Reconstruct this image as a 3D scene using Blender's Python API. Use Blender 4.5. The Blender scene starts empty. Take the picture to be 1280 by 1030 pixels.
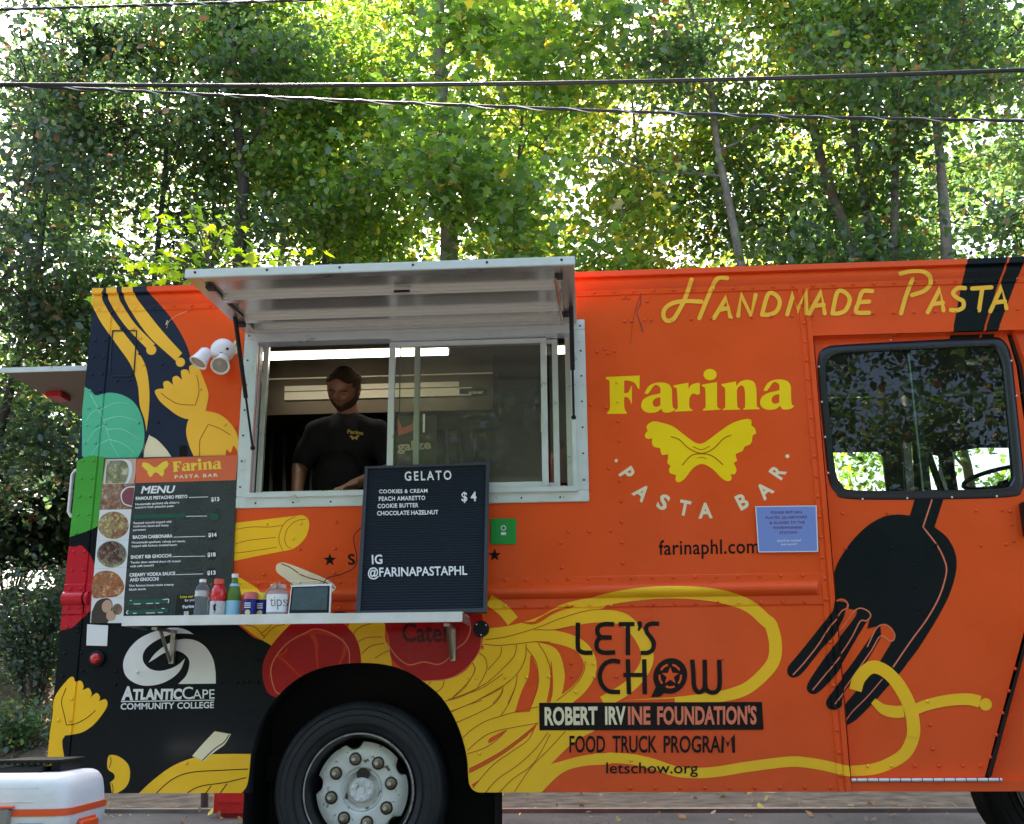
import bpy, bmesh, math, random
import numpy as np
from mathutils import Vector, Matrix
from mathutils.geometry import delaunay_2d_cdt
R = math.radians
scene = bpy.context.scene
COL = scene.collection

# ------------------------------------------------------------------ camera
FPX = 1350.0
CAMZ, CAMD = 0.75, 4.9
def _n(v): return v / np.linalg.norm(v)
Zc = _n(np.array([-37., -4985., FPX]))
Xc = np.array([20500., -540., -FPX]); Xc = _n(Xc - Xc.dot(Zc) * Zc)
Yc = np.cross(Zc, Xc)
cam_data = bpy.data.cameras.new('camera'); cam = bpy.data.objects.new('camera', cam_data)
COL.objects.link(cam); scene.camera = cam
cam_data.sensor_width = 36; cam_data.lens = 36 * FPX / 1280
cam_data.clip_start = 0.1; cam_data.clip_end = 800
M = Matrix.Identity(4)
for i, a in enumerate((Xc, Yc, Zc)):          # rows = world axes expressed in camera axes
    M[i][0], M[i][1], M[i][2] = a[0], -a[1], -a[2]
M[0][3], M[1][3], M[2][3] = 0, -CAMD, CAMZ
cam.matrix_world = M
scene.render.resolution_x, scene.render.resolution_y = 1024, 824

# ------------------------------------------------------------------ light
SUN_EL, SUN_AZ = 52, 20            # azimuth from +Y (behind the truck) towards -X
world = bpy.data.worlds.new("World"); scene.world = world; world.use_nodes = True
nt = world.node_tree; nt.nodes.clear()
sky = nt.nodes.new('ShaderNodeTexSky'); sky.sky_type = 'NISHITA'; sky.sun_disc = False
sky.sun_elevation = R(SUN_EL); sky.sun_rotation = R(-SUN_AZ)
sky.air_density = 1.0; sky.dust_density = 5.0; sky.ozone_density = 0.6
bg = nt.nodes.new('ShaderNodeBackground'); bg.inputs[1].default_value = 0.125
out = nt.nodes.new('ShaderNodeOutputWorld')
nt.links.new(sky.outputs[0], bg.inputs[0]); nt.links.new(bg.outputs[0], out.inputs[0])
sd = bpy.data.lights.new('sun', 'SUN'); sd.energy = 5.0; sd.angle = R(0.5); sd.color = (1, .93, .82)
sun = bpy.data.objects.new('sun', sd); COL.objects.link(sun)
sdir = Vector((-math.sin(R(SUN_AZ)) * math.cos(R(SUN_EL)), math.cos(R(SUN_AZ)) * math.cos(R(SUN_EL)), math.sin(R(SUN_EL))))
sun.rotation_euler = sdir.to_track_quat('Z', 'Y').to_euler()
vs = scene.view_settings
vs.view_transform = 'Standard'; vs.look = 'None'; vs.exposure = 2.45; vs.gamma = 1; vs.use_curve_mapping = False

# ------------------------------------------------------------------ helpers
def P(u, v, y=0.0):
    """point where the sight line through photograph pixel (u, v) meets the vertical plane Y = y"""
    d = np.array([(u - 640) / FPX, (v - 515) / FPX, 1.0])
    w = np.array([d @ Xc, d @ Yc, d @ Zc]); t = (y + CAMD) / w[1]
    return Vector((w[0] * t, y, w[2] * t + CAMZ))
def Pxz(u, v):
    p = P(u, v); return (p.x, p.z)
def ray_plane(u, v, o, n):
    d = np.array([(u - 640) / FPX, (v - 515) / FPX, 1.0])
    w = Vector((float(d @ Xc), float(d @ Yc), float(d @ Zc))); c = Vector((0, -CAMD, CAMZ))
    return c + w * ((o - c).dot(n) / w.dot(n))

def mat(name, col, rough=.5, metal=0., coat=0., emis=None, estr=0., bump=0., bscale=30., mottle=0., mscale=3., alpha=1., spec=None, trans=0., ior=1.45):
    m = bpy.data.materials.new(name); m.use_nodes = True
    nt = m.node_tree; b = nt.nodes['Principled BSDF']
    c4 = (*col, 1) if len(col) == 3 else col
    b.inputs['Base Color'].default_value = c4
    b.inputs['Roughness'].default_value = rough; b.inputs['Metallic'].default_value = metal
    b.inputs['Coat Weight'].default_value = coat; b.inputs['Coat Roughness'].default_value = .14
    b.inputs['IOR'].default_value = ior
    b.inputs['Transmission Weight'].default_value = trans
    if spec is not None: b.inputs['Specular IOR Level'].default_value = spec
    if emis: b.inputs['Emission Color'].default_value = (*emis, 1); b.inputs['Emission Strength'].default_value = estr
    tc = None
    if bump or mottle:
        tc = nt.nodes.new('ShaderNodeTexCoord')
    if mottle:
        n = nt.nodes.new('ShaderNodeTexNoise'); n.inputs['Scale'].default_value = mscale; n.inputs['Detail'].default_value = 6
        nt.links.new(tc.outputs['Object'], n.inputs['Vector'])
        mr = nt.nodes.new('ShaderNodeMapRange'); mr.inputs[1].default_value = .3; mr.inputs[2].default_value = .7
        mr.inputs[3].default_value = 1 - mottle; mr.inputs[4].default_value = 1 + mottle
        nt.links.new(n.outputs['Fac'], mr.inputs[0])
        h = nt.nodes.new('ShaderNodeHueSaturation'); h.inputs['Color'].default_value = c4
        nt.links.new(mr.outputs[0], h.inputs['Value']); nt.links.new(h.outputs[0], b.inputs['Base Color'])
        mr2 = nt.nodes.new('ShaderNodeMapRange'); mr2.inputs[1].default_value = .3; mr2.inputs[2].default_value = .7
        mr2.inputs[3].default_value = max(0, rough - .1); mr2.inputs[4].default_value = min(1, rough + .12)
        nt.links.new(n.outputs['Fac'], mr2.inputs[0]); nt.links.new(mr2.outputs[0], b.inputs['Roughness'])
    if bump:
        n2 = nt.nodes.new('ShaderNodeTexNoise'); n2.inputs['Scale'].default_value = bscale; n2.inputs['Detail'].default_value = 4
        nt.links.new(tc.outputs['Object'], n2.inputs['Vector'])
        bp = nt.nodes.new('ShaderNodeBump'); bp.inputs['Strength'].default_value = bump; bp.inputs['Distance'].default_value = .02
        nt.links.new(n2.outputs['Fac'], bp.inputs['Height']); nt.links.new(bp.outputs[0], b.inputs['Normal'])
        if coat: nt.links.new(bp.outputs[0], b.inputs['Coat Normal'])
    return m

def vinyl(name, col, rough=.3):
    dark = max(col) < .07
    """printed vinyl on slightly wavy sheet metal"""
    return mat(name, col, rough=rough, coat=.18 if dark else .35, bump=.2, bscale=1.3, mottle=.06, mscale=3, spec=.05 if dark else .12)

MV = {k: vinyl('vinyl_' + k, c) for k, c in dict(
    orange=(.79, .088, .014), navy=(.022, .03, .055), black=(.008, .011, .014), yellow=(.95, .54, .02),
    gold=(.95, .52, .05), pale=(.80, .62, .30), red=(.52, .014, .03), darkred=(.42, .008, .010), teal=(.10, .50, .29),
    teal_vein=(.26, .66, .46), green=(.07, .36, .05), line=(.42, .085, .010), salmon=(.78, .20, .11), cream=(.82, .72, .48),
    lemon=(.95, .66, .008), white=(.78, .79, .78), ink=(.012, .008, .008), orangered=(.60, .04, .012), brown=(.16, .035, .008), print_red=(.30,.05,.02), print_dark=(.07,.008,.006)).items()}
M_alu = mat('aluminium', (.62, .63, .64), rough=.35, metal=.85, mottle=.06, mscale=20)
M_alu_w = mat('bright_aluminium', (.74, .76, .78), rough=.45, metal=.5, mottle=.05, mscale=18)
M_steel = mat('stainless_steel', (.42, .40, .36), rough=.32, metal=.9, mottle=.12, mscale=6, bump=.08, bscale=8)
M_rubber = mat('black_rubber', (.012, .012, .013), rough=.55)
M_blackplastic = mat('black_plastic', (.010, .011, .012), rough=.5, spec=.25)
M_black = mat('black_paint', (.006, .006, .007), rough=.8)
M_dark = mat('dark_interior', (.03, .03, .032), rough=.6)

def finish(name, me, m, parent=None, loc=None):
    o = bpy.data.objects.new(name, me); COL.objects.link(o)
    if m is not None:
        for k in (m if isinstance(m, (list, tuple)) else [m]): me.materials.append(k)
    if parent is not None:
        o.parent = parent
        o.matrix_parent_inverse = parent.matrix_world.inverted() if False else Matrix.Translation(-Vector(parent.location)) if parent.type == 'EMPTY' else Matrix.Identity(4)
    if loc is not None: o.location = loc
    return o
def BM(): return bmesh.new()
def obj(name, bm, m, parent=None, smooth=False, loc=None, bevel=0):
    if bevel:
        bmesh.ops.bevel(bm, geom=[e for e in bm.edges], offset=bevel, segments=2, affect='EDGES', clamp_overlap=True)
    bmesh.ops.recalc_face_normals(bm, faces=bm.faces)
    me = bpy.data.meshes.new(name); bm.to_mesh(me); bm.free()
    if smooth:
        me.shade_smooth()
        try: me.set_sharp_from_angle(angle=R(40))
        except Exception: pass
    return finish(name, me, m, parent, loc)
def thing(name, loc, label, cat, group=None):
    e = bpy.data.objects.new(name, None); COL.objects.link(e); e.location = loc; e.empty_display_size = .1
    e['label'] = label; e['category'] = cat
    if group: e['group'] = group
    return e
def tag(o, label=None, cat=None, group=None, kind=None):
    if label: o['label'] = label
    if cat: o['category'] = cat
    if group: o['group'] = group
    if kind: o['kind'] = kind
    return o
def add_box(bm, lo, hi, mtx=None):
    g = bmesh.ops.create_cube(bm, size=1.0)
    s = Vector(hi) - Vector(lo); c = (Vector(hi) + Vector(lo)) / 2
    T = Matrix.Translation(c) @ Matrix.Diagonal((*s, 1))
    if mtx is not None: T = mtx @ T
    bmesh.ops.transform(bm, matrix=T, verts=g['verts']); return g['verts']
def box(name, lo, hi, m, parent=None, bevel=0, loc=None):
    bm = BM(); add_box(bm, lo, hi); return obj(name, bm, m, parent, bevel=bevel, loc=loc)
def add_tube(bm, pts, r, n=8, cap=True, radii=None):
    pts = [Vector(p) for p in pts]; rings = []
    prev = None
    for i, p in enumerate(pts):
        t = (pts[min(i + 1, len(pts) - 1)] - pts[max(i - 1, 0)]).normalized()
        if prev is None:
            a = t.orthogonal().normalized()
        else:
            a = (prev - t * prev.dot(t))
            a = a.normalized() if a.length > 1e-6 else t.orthogonal().normalized()
        prev = a; b = t.cross(a); rr = radii[i] if radii else r
        rings.append([bm.verts.new(p + (a * math.cos(2 * math.pi * k / n) + b * math.sin(2 * math.pi * k / n)) * rr) for k in range(n)])
    for i in range(len(rings) - 1):
        for k in range(n):
            bm.faces.new((rings[i][k], rings[i][(k + 1) % n], rings[i + 1][(k + 1) % n], rings[i + 1][k]))
    if cap:
        bm.faces.new(rings[0][::-1]); bm.faces.new(rings[-1])
def tube(name, pts, r, m, parent=None, n=8, radii=None):
    bm = BM(); add_tube(bm, pts, r, n, radii=radii); return obj(name, bm, m, parent, smooth=True)
def add_lathe(bm, prof, origin=(0, 0, 0), axis='Z', n=32, mtx=None, cap=False):
    """prof: (radius, height) list"""
    rings = []
    for r, h in prof:
        ring = []
        for k in range(n):
            a = 2 * math.pi * k / n
            if axis == 'Z': v = Vector((r * math.cos(a), r * math.sin(a), h))
            else: v = Vector((r * math.cos(a), h, r * math.sin(a)))
            v = v + Vector(origin)
            if mtx is not None: v = mtx @ v
            ring.append(bm.verts.new(v))
        rings.append(ring)
    for i in range(len(rings) - 1):
        for k in range(n):
            try: bm.faces.new((rings[i][k], rings[i][(k + 1) % n], rings[i + 1][(k + 1) % n], rings[i + 1][k]))
            except ValueError: pass
    if cap and prof[0][0] > 1e-5: bm.faces.new(rings[0][::-1])
    if cap and prof[-1][0] > 1e-5: bm.faces.new(rings[-1])
def lathe(name, prof, m, parent=None, origin=(0, 0, 0), axis='Z', n=32, mtx=None):
    bm = BM(); add_lathe(bm, prof, origin, axis, n, mtx)
    bmesh.ops.remove_doubles(bm, verts=bm.verts, dist=1e-5)
    return obj(name, bm, m, parent, smooth=True)

# -------- tracing: points are written in the frame of an enlarged crop of the picture
CR = dict(A=(60, 340, 3.9625), B=(60, 560, 3.9625), C=(0, 770, 3.5556), W=(300, 760, 3.8156), F=(700, 330, 3.9625),
          H=(960, 310, 3.9625), K=(960, 540, 3.9625), L=(960, 770, 3.9625), M=(700, 560, 3.9625), N=(560, 760, 3.8156),
          O=(660, 760, 3.8156), S=(560, 720, 6.4), Z=(560, 850, 6.4), T=(300, 770, 4.2667), G=(120, 770, 7.53),
          Q=(110, 560, 6.737), R=(110, 680, 6.737), U=(290, 620, 6.435), V=(700, 760, 4.923), E=(430, 560, 3.961), X=(0, 0, 1))
def parse(s):
    cur = CR['X']; res = []
    for tok in s.replace(':', ': ').split():
        if tok.endswith(':'): cur = CR[tok[0]]; continue
        c = tok.endswith('*'); a, b = tok.rstrip('*').split(',')
        res.append((cur[0] + float(a) / cur[2], cur[1] + float(b) / cur[2], c))
    return res
def catmull(seg, n=6):
    if len(seg) < 3: return [tuple(p) for p in seg]
    P_ = [np.array(p) for p in seg]; P_ = [2 * P_[0] - P_[1]] + P_ + [2 * P_[-1] - P_[-2]]; res = []
    for i in range(1, len(P_) - 2):
        p0, p1, p2, p3 = P_[i - 1:i + 3]
        for k in range(n):
            t = k / n
            res.append(tuple(.5 * (2 * p1 + (p2 - p0) * t + (2 * p0 - 5 * p1 + 4 * p2 - p3) * t * t + (3 * p1 - p0 - 3 * p2 + p3) * t ** 3)))
    res.append(tuple(P_[-2])); return res
def closed(s, n=5):
    pts = parse(s) if isinstance(s, str) else s
    cs = [i for i, p in enumerate(pts) if p[2]]
    xy = [p[:2] for p in pts]
    if not cs:
        m = len(xy); ext = [xy[-1]] + xy + [xy[0], xy[1]]; res = []
        P_ = [np.array(p) for p in ext]
        for i in range(1, m + 1):
            p0, p1, p2, p3 = P_[i - 1:i + 3]
            for k in range(n):
                t = k / n
                res.append(tuple(.5 * (2 * p1 + (p2 - p0) * t + (2 * p0 - 5 * p1 + 4 * p2 - p3) * t * t + (3 * p1 - p0 - 3 * p2 + p3) * t ** 3)))
        return res
    res = []
    for a, b in zip(cs, cs[1:] + [cs[0] + len(xy)]):
        seg = [xy[i % len(xy)] for i in range(a, b + 1)]
        res += catmull(seg, n)[:-1]
    return res
def opened(s, n=5):
    pts = parse(s); cs = [0] + [i for i, p in enumerate(pts) if p[2] and 0 < i < len(pts) - 1] + [len(pts) - 1]
    res = []
    for a, b in zip(cs, cs[1:]): res += catmull([p[:2] for p in pts[a:b + 1]], n)[:-1]
    res.append(pts[-1][:2]); return res
def ribbon(line, w, cap='round'):
    """outline of a stroke, w = width in picture pixels (number or list)"""
    p = [np.array(q, float) for q in line]
    q = [p[0]]
    for a in p[1:]:
        if np.linalg.norm(a - q[-1]) > 1e-3: q.append(a)
    p = q; n = len(p); ws = [w] * n if not isinstance(w, (list, tuple)) else list(np.interp(np.linspace(0, 1, n), np.linspace(0, 1, len(w)), w))
    Lf, Rt = [], []
    for i in range(n):
        t = p[min(i + 1, n - 1)] - p[max(i - 1, 0)]; t = t / (np.linalg.norm(t) + 1e-9); nn = np.array([-t[1], t[0]]); k = 1.
        if 0 < i < n - 1:
            t1 = _n(p[i] - p[i - 1]); k = 1 / max(.55, abs(t1 @ t))
        Lf.append(p[i] + nn * ws[i] / 2 * k); Rt.append(p[i] - nn * ws[i] / 2 * k)
    def capf(c, d, w_):
        if cap != 'round' or w_ < 1.6: return []
        a0 = math.atan2(d[1], d[0]); return [c + w_ / 2 * np.array([math.cos(a0 + t), math.sin(a0 + t)]) for t in np.linspace(math.pi / 2, -math.pi / 2, 7)[1:-1]]
    e = capf(p[-1], p[-1] - p[-2], ws[-1]); s_ = capf(p[0], p[0] - p[1], ws[0])
    return [tuple(v) for v in Lf + e + Rt[::-1] + s_]
def st(s, w, cap='round', n=5): return ribbon(opened(s, n), w, cap)
def ell(cx, cy, rx, ry=None, n=28, rot=0):
    ry = ry or rx; c, s_ = math.cos(rot), math.sin(rot)
    return [(cx + rx * math.cos(t) * c - ry * math.sin(t) * s_, cy + rx * math.cos(t) * s_ + ry * math.sin(t) * c) for t in np.linspace(0, 2 * math.pi, n, endpoint=False)]
def cpt(crop, x, y): c = CR[crop]; return (c[0] + x / c[2], c[1] + y / c[2])
def cell(crop, x, y, rx, ry=None, n=28):
    c = CR[crop]; return ell(*cpt(crop, x, y), rx / c[2], (ry or rx) / c[2], n)
def xf(loop, src, dst):
    """map points from src box (x0,y0,x1,y1) onto dst (left-base, right-base, height) in pixels"""
    (lx, ly), (rx, ry), h = dst; d = np.array([rx - lx, ry - ly], float); L = np.linalg.norm(d); d = d / L; up = np.array([d[1], -d[0]])
    return [tuple(np.array([lx, ly]) + d * L * (x - src[0]) / (src[2] - src[0]) + up * h * (src[3] - y) / (src[3] - src[1])) for x, y in loop]

def winding(px, py, loop):
    a = np.array(loop); b = np.roll(a, -1, 0); w = np.zeros(len(px), int)
    for (x0, y0), (x1, y1) in zip(a, b):
        cr = (x1 - x0) * (py - y0) - (px - x0) * (y1 - y0)
        w += ((y0 <= py) & (y1 > py) & (cr > 0)).astype(int) - ((y0 > py) & (y1 <= py) & (cr < 0)).astype(int)
    return w
def fill2d(loops, rule='union', cut=()):
    verts, edges = [], []
    for lp in list(loops) + list(cut):
        b = len(verts); verts += [Vector(q) for q in lp]; edges += [(b + i, b + (i + 1) % len(lp)) for i in range(len(lp))]
    vo, eo, fo, *_ = delaunay_2d_cdt(verts, edges, [], 0, 1e-6)
    if not fo: return [], []
    vo = [tuple(v) for v in vo]
    c = np.array([[sum(vo[i][k] for i in f) / len(f) for k in (0, 1)] for f in fo])
    ws = [winding(c[:, 0], c[:, 1], lp) for lp in loops]
    inside = np.any([w != 0 for w in ws], 0) if rule == 'union' else (np.sum([np.abs(w) % 2 for w in ws], 0) % 2 == 1)
    for lp in cut: inside &= winding(c[:, 0], c[:, 1], lp) == 0
    return vo, [f for f, k in zip(fo, inside) if k]

# ------------------------------------------------------------------ side wall profile
XL, XR, ZB, ZT = -2.425, 3.3, .385, 2.766
bead_z = np.linspace(1.206, 1.271, 9)
XBP = [XL, -2.328, -2.325, -2.321, -2.318, -2.304, -2.300, -1.627, -1.623, .98, .995, 1.01, 1.022, 1.030, 1.034, 1.052, 1.055, 1.060, 1.063, 1.084, 1.089]
ZBP = [.431, .437, 1.160, 1.1625, 1.1655, 1.168, 1.302, 1.306] + list(bead_z) + [2.407, 2.411, 2.430, 2.434, 2.645, 2.65, 2.676, 2.679, 2.690, 2.703, 2.718, 2.730, 2.735, 2.738]
DOOR = [(1.089, .437), (1.089, 2.407), (2.005, 2.407), (2.035, 2.25), (2.04, 1.35), (1.858, .892), (1.678, .437)]
def off(x, z):
    if x > 1.0865 and .434 < z < 2.409 and (x < 2.06): return -.032
    y = 0.
    if x < 1.05 and 1.168 <= z <= 1.304: y = .004
    if x < 1.0225 and not -2.302 < x < -1.625 and bead_z[0] <= z <= bead_z[-1]:
        t = (z - bead_z[0]) / (bead_z[-1] - bead_z[0]); e = 1.
        if x > .98: e = math.sqrt(max(0, 1 - ((x - .98) / .042) ** 2))
        y += .026 * e * math.sin(math.pi * t) ** .8 if 0 < t < 1 else 0
    if 1.1625 <= z <= 1.1656 and x < 1.031: y = -.006
    if -2.3255 < x < -2.3205 and z < 2.645: y = -.006
    if x < -2.326 and z < 2.645: y += .002
    if 1.0325 < x < 1.0865 and z < 2.647:
        y = .009 if not (1.0545 < x < 1.0605) else .003
    if x > 1.0865 and 2.409 < z < 2.432: y = .012
    if z >= 2.649: y = .006
    if z > 2.678: y = np.interp(z, [2.679, 2.690, 2.703, 2.718, 2.730, 2.735, 2.738, 2.766], [.008, .014, .018, .018, .013, .008, .030, .028])
    return y
ARCH_PX = [cpt('W', *q) for q in [(48, 880), (48, 770), (60, 690), (85, 590), (130, 490), (200, 400), (280, 335), (370, 292), (470, 270), (580, 262), (690, 270), (790, 300), (880, 355), (960, 425), (1020, 520), (1060, 620), (1083, 720), (1088, 800), (1095, 845), (1118, 872), (1160, 886)]]
ARCH = [Pxz(*q) for q in catmull(ARCH_PX, 3)]
ARCH_CUT = [(ARCH[0][0], .2)] + ARCH + [(ARCH[-1][0], .2)]
WX0, WX1, WZ0, WZ1 = -1.565, -.052, 1.715, 2.47        # serving window opening
WCUT = [(WX0, WZ0), (WX1, WZ0), (WX1, WZ1), (WX0, WZ1)]
DWIN = [Pxz(*q) for q in closed([(*q, False) for q in [(1024, 470), (1025, 441), (1036, 431), (1060, 428), (1150, 423), (1235, 419), (1255, 421), (1267, 441), (1273, 490), (1283, 590), (1281, 611), (1263, 620), (1150, 623), (1062, 622), (1046, 614), (1037, 595), (1030, 530)]], 4)]
def inset(loop, d):
    a = np.array(loop); c = a.mean(0); s_ = a.max(0) - a.min(0)
    return [tuple(c + (q - c) * (1 - 2 * d / s_)) for q in a]
DGLASS = inset(DWIN, .034)
DECALS = []     # (loops, material, level) kept so that rivets can take the print's colour

def sheet(name, loops, m, level=0, parent=None, rule='union', cut=None, keep=True, px=True, extra=0.):
    L_ = [[Pxz(*q) for q in lp] for lp in loops] if px else loops
    cut = [ARCH_CUT, WCUT, DGLASS] if cut is None else cut
    xs = [q[0] for lp in L_ for q in lp]; zs = [q[1] for lp in L_ for q in lp]
    vo, fo = fill2d(L_, rule, cut)
    bm = BM(); vv = [bm.verts.new((x, 0, z)) for x, z in vo]
    for f in fo:
        try: bm.faces.new([vv[i] for i in f])
        except ValueError: pass
    for bp in [b for b in XBP if min(xs) < b < max(xs)] :
        bmesh.ops.bisect_plane(bm, geom=bm.verts[:] + bm.edges[:] + bm.faces[:], plane_co=(bp, 0, 0), plane_no=(1, 0, 0), dist=1e-6)
    for bp in [b for b in ZBP if min(zs) < b < max(zs)]:
        bmesh.ops.bisect_plane(bm, geom=bm.verts[:] + bm.edges[:] + bm.faces[:], plane_co=(0, 0, bp), plane_no=(0, 0, 1), dist=1e-6)
    for co, no in (((XL, 0, 0), (-1, 0, 0)), ((0, 0, ZB), (0, 0, -1)), ((0, 0, ZT), (0, 0, 1)), ((XR, 0, 0), (1, 0, 0))):
        bmesh.ops.bisect_plane(bm, geom=bm.verts[:] + bm.edges[:] + bm.faces[:], plane_co=co, plane_no=no, dist=1e-6, clear_outer=True)
    for v in bm.verts: v.co.y = -off(v.co.x, v.co.z) - level * .0006 - extra
    bm.normal_update()
    for f in bm.faces:
        if f.normal.y > 0: f.normal_flip()
    loose = [v for v in bm.verts if not v.link_faces]
    bmesh.ops.delete(bm, geom=loose, context='VERTS')
    me = bpy.data.meshes.new(name); bm.to_mesh(me); bm.free()
    if keep: DECALS.append((L_, m, level, rule))
    return finish(name, me, m, parent)

def split_parts(o, name='letter'):
    """separate the loose pieces of a lettering mesh into one object per character stroke group"""
    me = o.data; bm = bmesh.new(); bm.from_mesh(me); bm.verts.ensure_lookup_table(); seen = set(); comps = []
    for v in bm.verts:
        if v.index in seen: continue
        st_, comp = [v], []; seen.add(v.index)
        while st_:
            q = st_.pop(); comp.append(q.index)
            for e in q.link_edges:
                w = e.other_vert(q)
                if w.index not in seen: seen.add(w.index); st_.append(w)
        comps.append(set(comp))
    if len(comps) > 1:
        fs = [([v.index for v in f.verts]) for f in bm.faces]; co = [v.co.copy() for v in bm.verts]
        for c in comps:
            ff = [f for f in fs if f[0] in c]
            if not ff: continue
            ids = sorted({i for f in ff for i in f}); mp = {k: j for j, k in enumerate(ids)}
            m2 = bpy.data.meshes.new(name); m2.from_pydata([tuple(co[k]) for k in ids], [], [[mp[i] for i in f] for f in ff])
            for mm in me.materials: m2.materials.append(mm)
            n_ = bpy.data.objects.new(name, m2); COL.objects.link(n_); n_.parent = o.parent; n_.matrix_parent_inverse = o.matrix_parent_inverse.copy()
        bpy.data.objects.remove(o)
    bm.free()
# lettering from the built-in face
_tc = {}
def glyphs(txt, bold=0., spacing=1.):
    key = (txt, bold, spacing)
    if key not in _tc:
        c = bpy.data.curves.new('t', 'FONT'); c.body = txt; c.offset = bold; c.space_character = spacing; c.resolution_u = 3
        o = bpy.data.objects.new('t', c); COL.objects.link(o)
        dg = bpy.context.evaluated_depsgraph_get(); me = o.evaluated_get(dg).to_mesh()
        v = [tuple(q.co[:2]) for q in me.vertices]; f = [tuple(p.vertices) for p in me.polygons]
        o.evaluated_get(dg).to_mesh_clear(); bpy.data.objects.remove(o); bpy.data.curves.remove(c)
        _tc[key] = (v, f)
    return _tc[key]
def text_items(items, place):
    """items: (txt, left px, right px, cap height px, bold, shear). place(u,v)->Vector"""
    bm = BM()
    for it in items:
        txt, l, r, h = it[:4]; bold = it[4] if len(it) > 4 else 0; sh = it[5] if len(it) > 5 else 0; sp = it[6] if len(it) > 6 else 1.
        v, f = glyphs(txt, bold, sp)
        if not v: continue
        a = np.array(v); x0, x1 = a[:, 0].min(), a[:, 0].max()
        CAP = .69
        l = np.array(l, float); r = np.array(r, float); d = r - l; L = np.linalg.norm(d); d = d / L; up = np.array([d[1], -d[0]])
        vv = []
        for x, y in a:
            yy = y / CAP * h
            q = l + d * ((x - x0) / (x1 - x0) * L + sh * yy) + up * yy
            vv.append(bm.verts.new(place(*q)))
        for ff in f:
            try: bm.faces.new([vv[i] for i in ff])
            except ValueError: pass
    return bm
def wall_place(level, extra=0.):
    def g(u, v):
        p = P(u, v); return Vector((p.x, -off(p.x, p.z) - level * .0006 - extra, p.z))
    return g
def flip_front(bm):
    bm.normal_update()
    for f in bm.faces:
        if f.normal.y > 0: f.normal_flip()
def text_obj(name, items, m, place, parent):
    bm = text_items(items, place); flip_front(bm)
    me = bpy.data.meshes.new(name); bm.to_mesh(me); bm.free()
    return finish(name, me, m, parent)
def cc(crop, *pts): return [cpt(crop, *p) for p in pts]

# ================================================================== FOOD TRUCK
truck = thing('food_truck', (0, 1.1, 0), 'orange food truck wrapped in pasta artwork with its serving hatch propped open', 'food truck')
# ---- body wall
wall_outline = [(XL, ZB), (XL, 2.66), (XL + .006, 2.70), (XL + .025, 2.735), (XL + .055, 2.757), (XL + .095, ZT), (XR, ZT), (XR, ZB)]
sheet('side_wall', [wall_outline], MV['orange'], 0, truck, px=False, cut=[ARCH_CUT, WCUT, DOOR])
door_panel = sheet('cab_door', [[(1.0895, .4375), (1.0895, 2.4065), (1.985, 2.4065), (2.008, 2.25), (2.012, 1.35), (1.83, .892), (1.650, .4375)]], MV['orange'], 0, truck, px=False, cut=[DGLASS])
# edge returns of the door opening and of the panel
def rim_strip(name, loop, y0, y1, m, parent, close=True):
    bm = BM(); n = len(loop); a = [bm.verts.new((x, y0, z)) for x, z in loop]; b = [bm.verts.new((x, y1, z)) for x, z in loop]
    for i in range(n if close else n - 1):
        j = (i + 1) % n; bm.faces.new((a[i], a[j], b[j], b[i]))
    me = bpy.data.meshes.new(name); bm.to_mesh(me); bm.free(); return finish(name, me, m, parent)
rim_strip('door_frame', DOOR, -.008, .06, MV['orange'], truck)
rim_strip('wheel_arch_lip', ARCH, -.004, .04, M_black, truck, close=False)
# black seal down the sloping rear edge of the door
bm = BM(); pts = [(1.660, .445), (1.844, .892), (2.022, 1.35), (2.02, 2.25), (1.993, 2.400)]
for (x0, z0), (x1, z1) in zip(pts[:-1], pts[1:]):
    v = [bm.verts.new(q) for q in ((x0, .034, z0), (x0 + .03, .034, z0), (x1 + .03, .034, z1), (x1, .034, z1))]; bm.faces.new(v)
me = bpy.data.meshes.new('door_seal'); bm.to_mesh(me); bm.free(); finish('door_seal', me, M_rubber, door_panel)

# ---- printed artwork -------------------------------------------------------
def art(name, col, level, shapes, rule='union', parent=None, cut=None):
    o = sheet(name, [closed(s) if isinstance(s, str) else s for s in shapes], MV[col], level, parent or truck, rule, cut)
    if len(shapes) > 1: split_parts(o, name)
    return o
art('wrap_background', 'navy', 1, ["A:120,60* 520,60* 500,95 545,150 600,215 650,290 690,370 712,450 722,500 740,620 760,700 720,800 760,900 760,1040* 120,1040*"])
art('wrap_background', 'black', 1, ["X:40,655* 140,640* 300,783* 318,797 335,803 342,815 352,830 360,850 372,870* 345,900 316,946* 316,1002* 40,1002*"])
art('noodle_print', 'gold', 2, [
    "A:225,85* 288,92* 275,135 310,210 375,300 440,385 485,470 502,580 500,690 488,790* 478,730 455,660 445,560 410,460 345,365 270,260 235,195 215,140",
    "A:300,80* 350,80* 356,120 372,165 430,255 530,358* 488,378* 390,275 330,190 305,130", "A:376,80* 430,80* 436,115 470,170 560,285 665,402* 632,440* 500,318 410,190 382,120",
    cell('A', 512, 386, 25), cell('A', 656, 447, 23)])
art('bow_pasta_print', 'gold', 3, [
    "A:530,595 545,580 575,578* 572,548 595,540 620,560* 618,525 640,515 665,535* 660,490 690,485 705,510* 700,470 725,460 750,480 775,540 795,600 790,650 780,690* 755,722 700,730 650,715 600,680 555,640",
    "A:700,728* 735,705 785,688* 850,705 900,745 935,800 948,870 940,890* 920,860 905,895 885,880 880,925* 727,925* 700,860 685,800 690,750"])
art('bow_pasta_crease', 'line', 4, [st(s, .9) for s in ("A:560,600 600,630 650,655 730,660", "A:730,660 748,600 745,545 735,510", "A:752,912 752,840 770,800 795,755", "A:795,755 850,775 905,808")])
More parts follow.
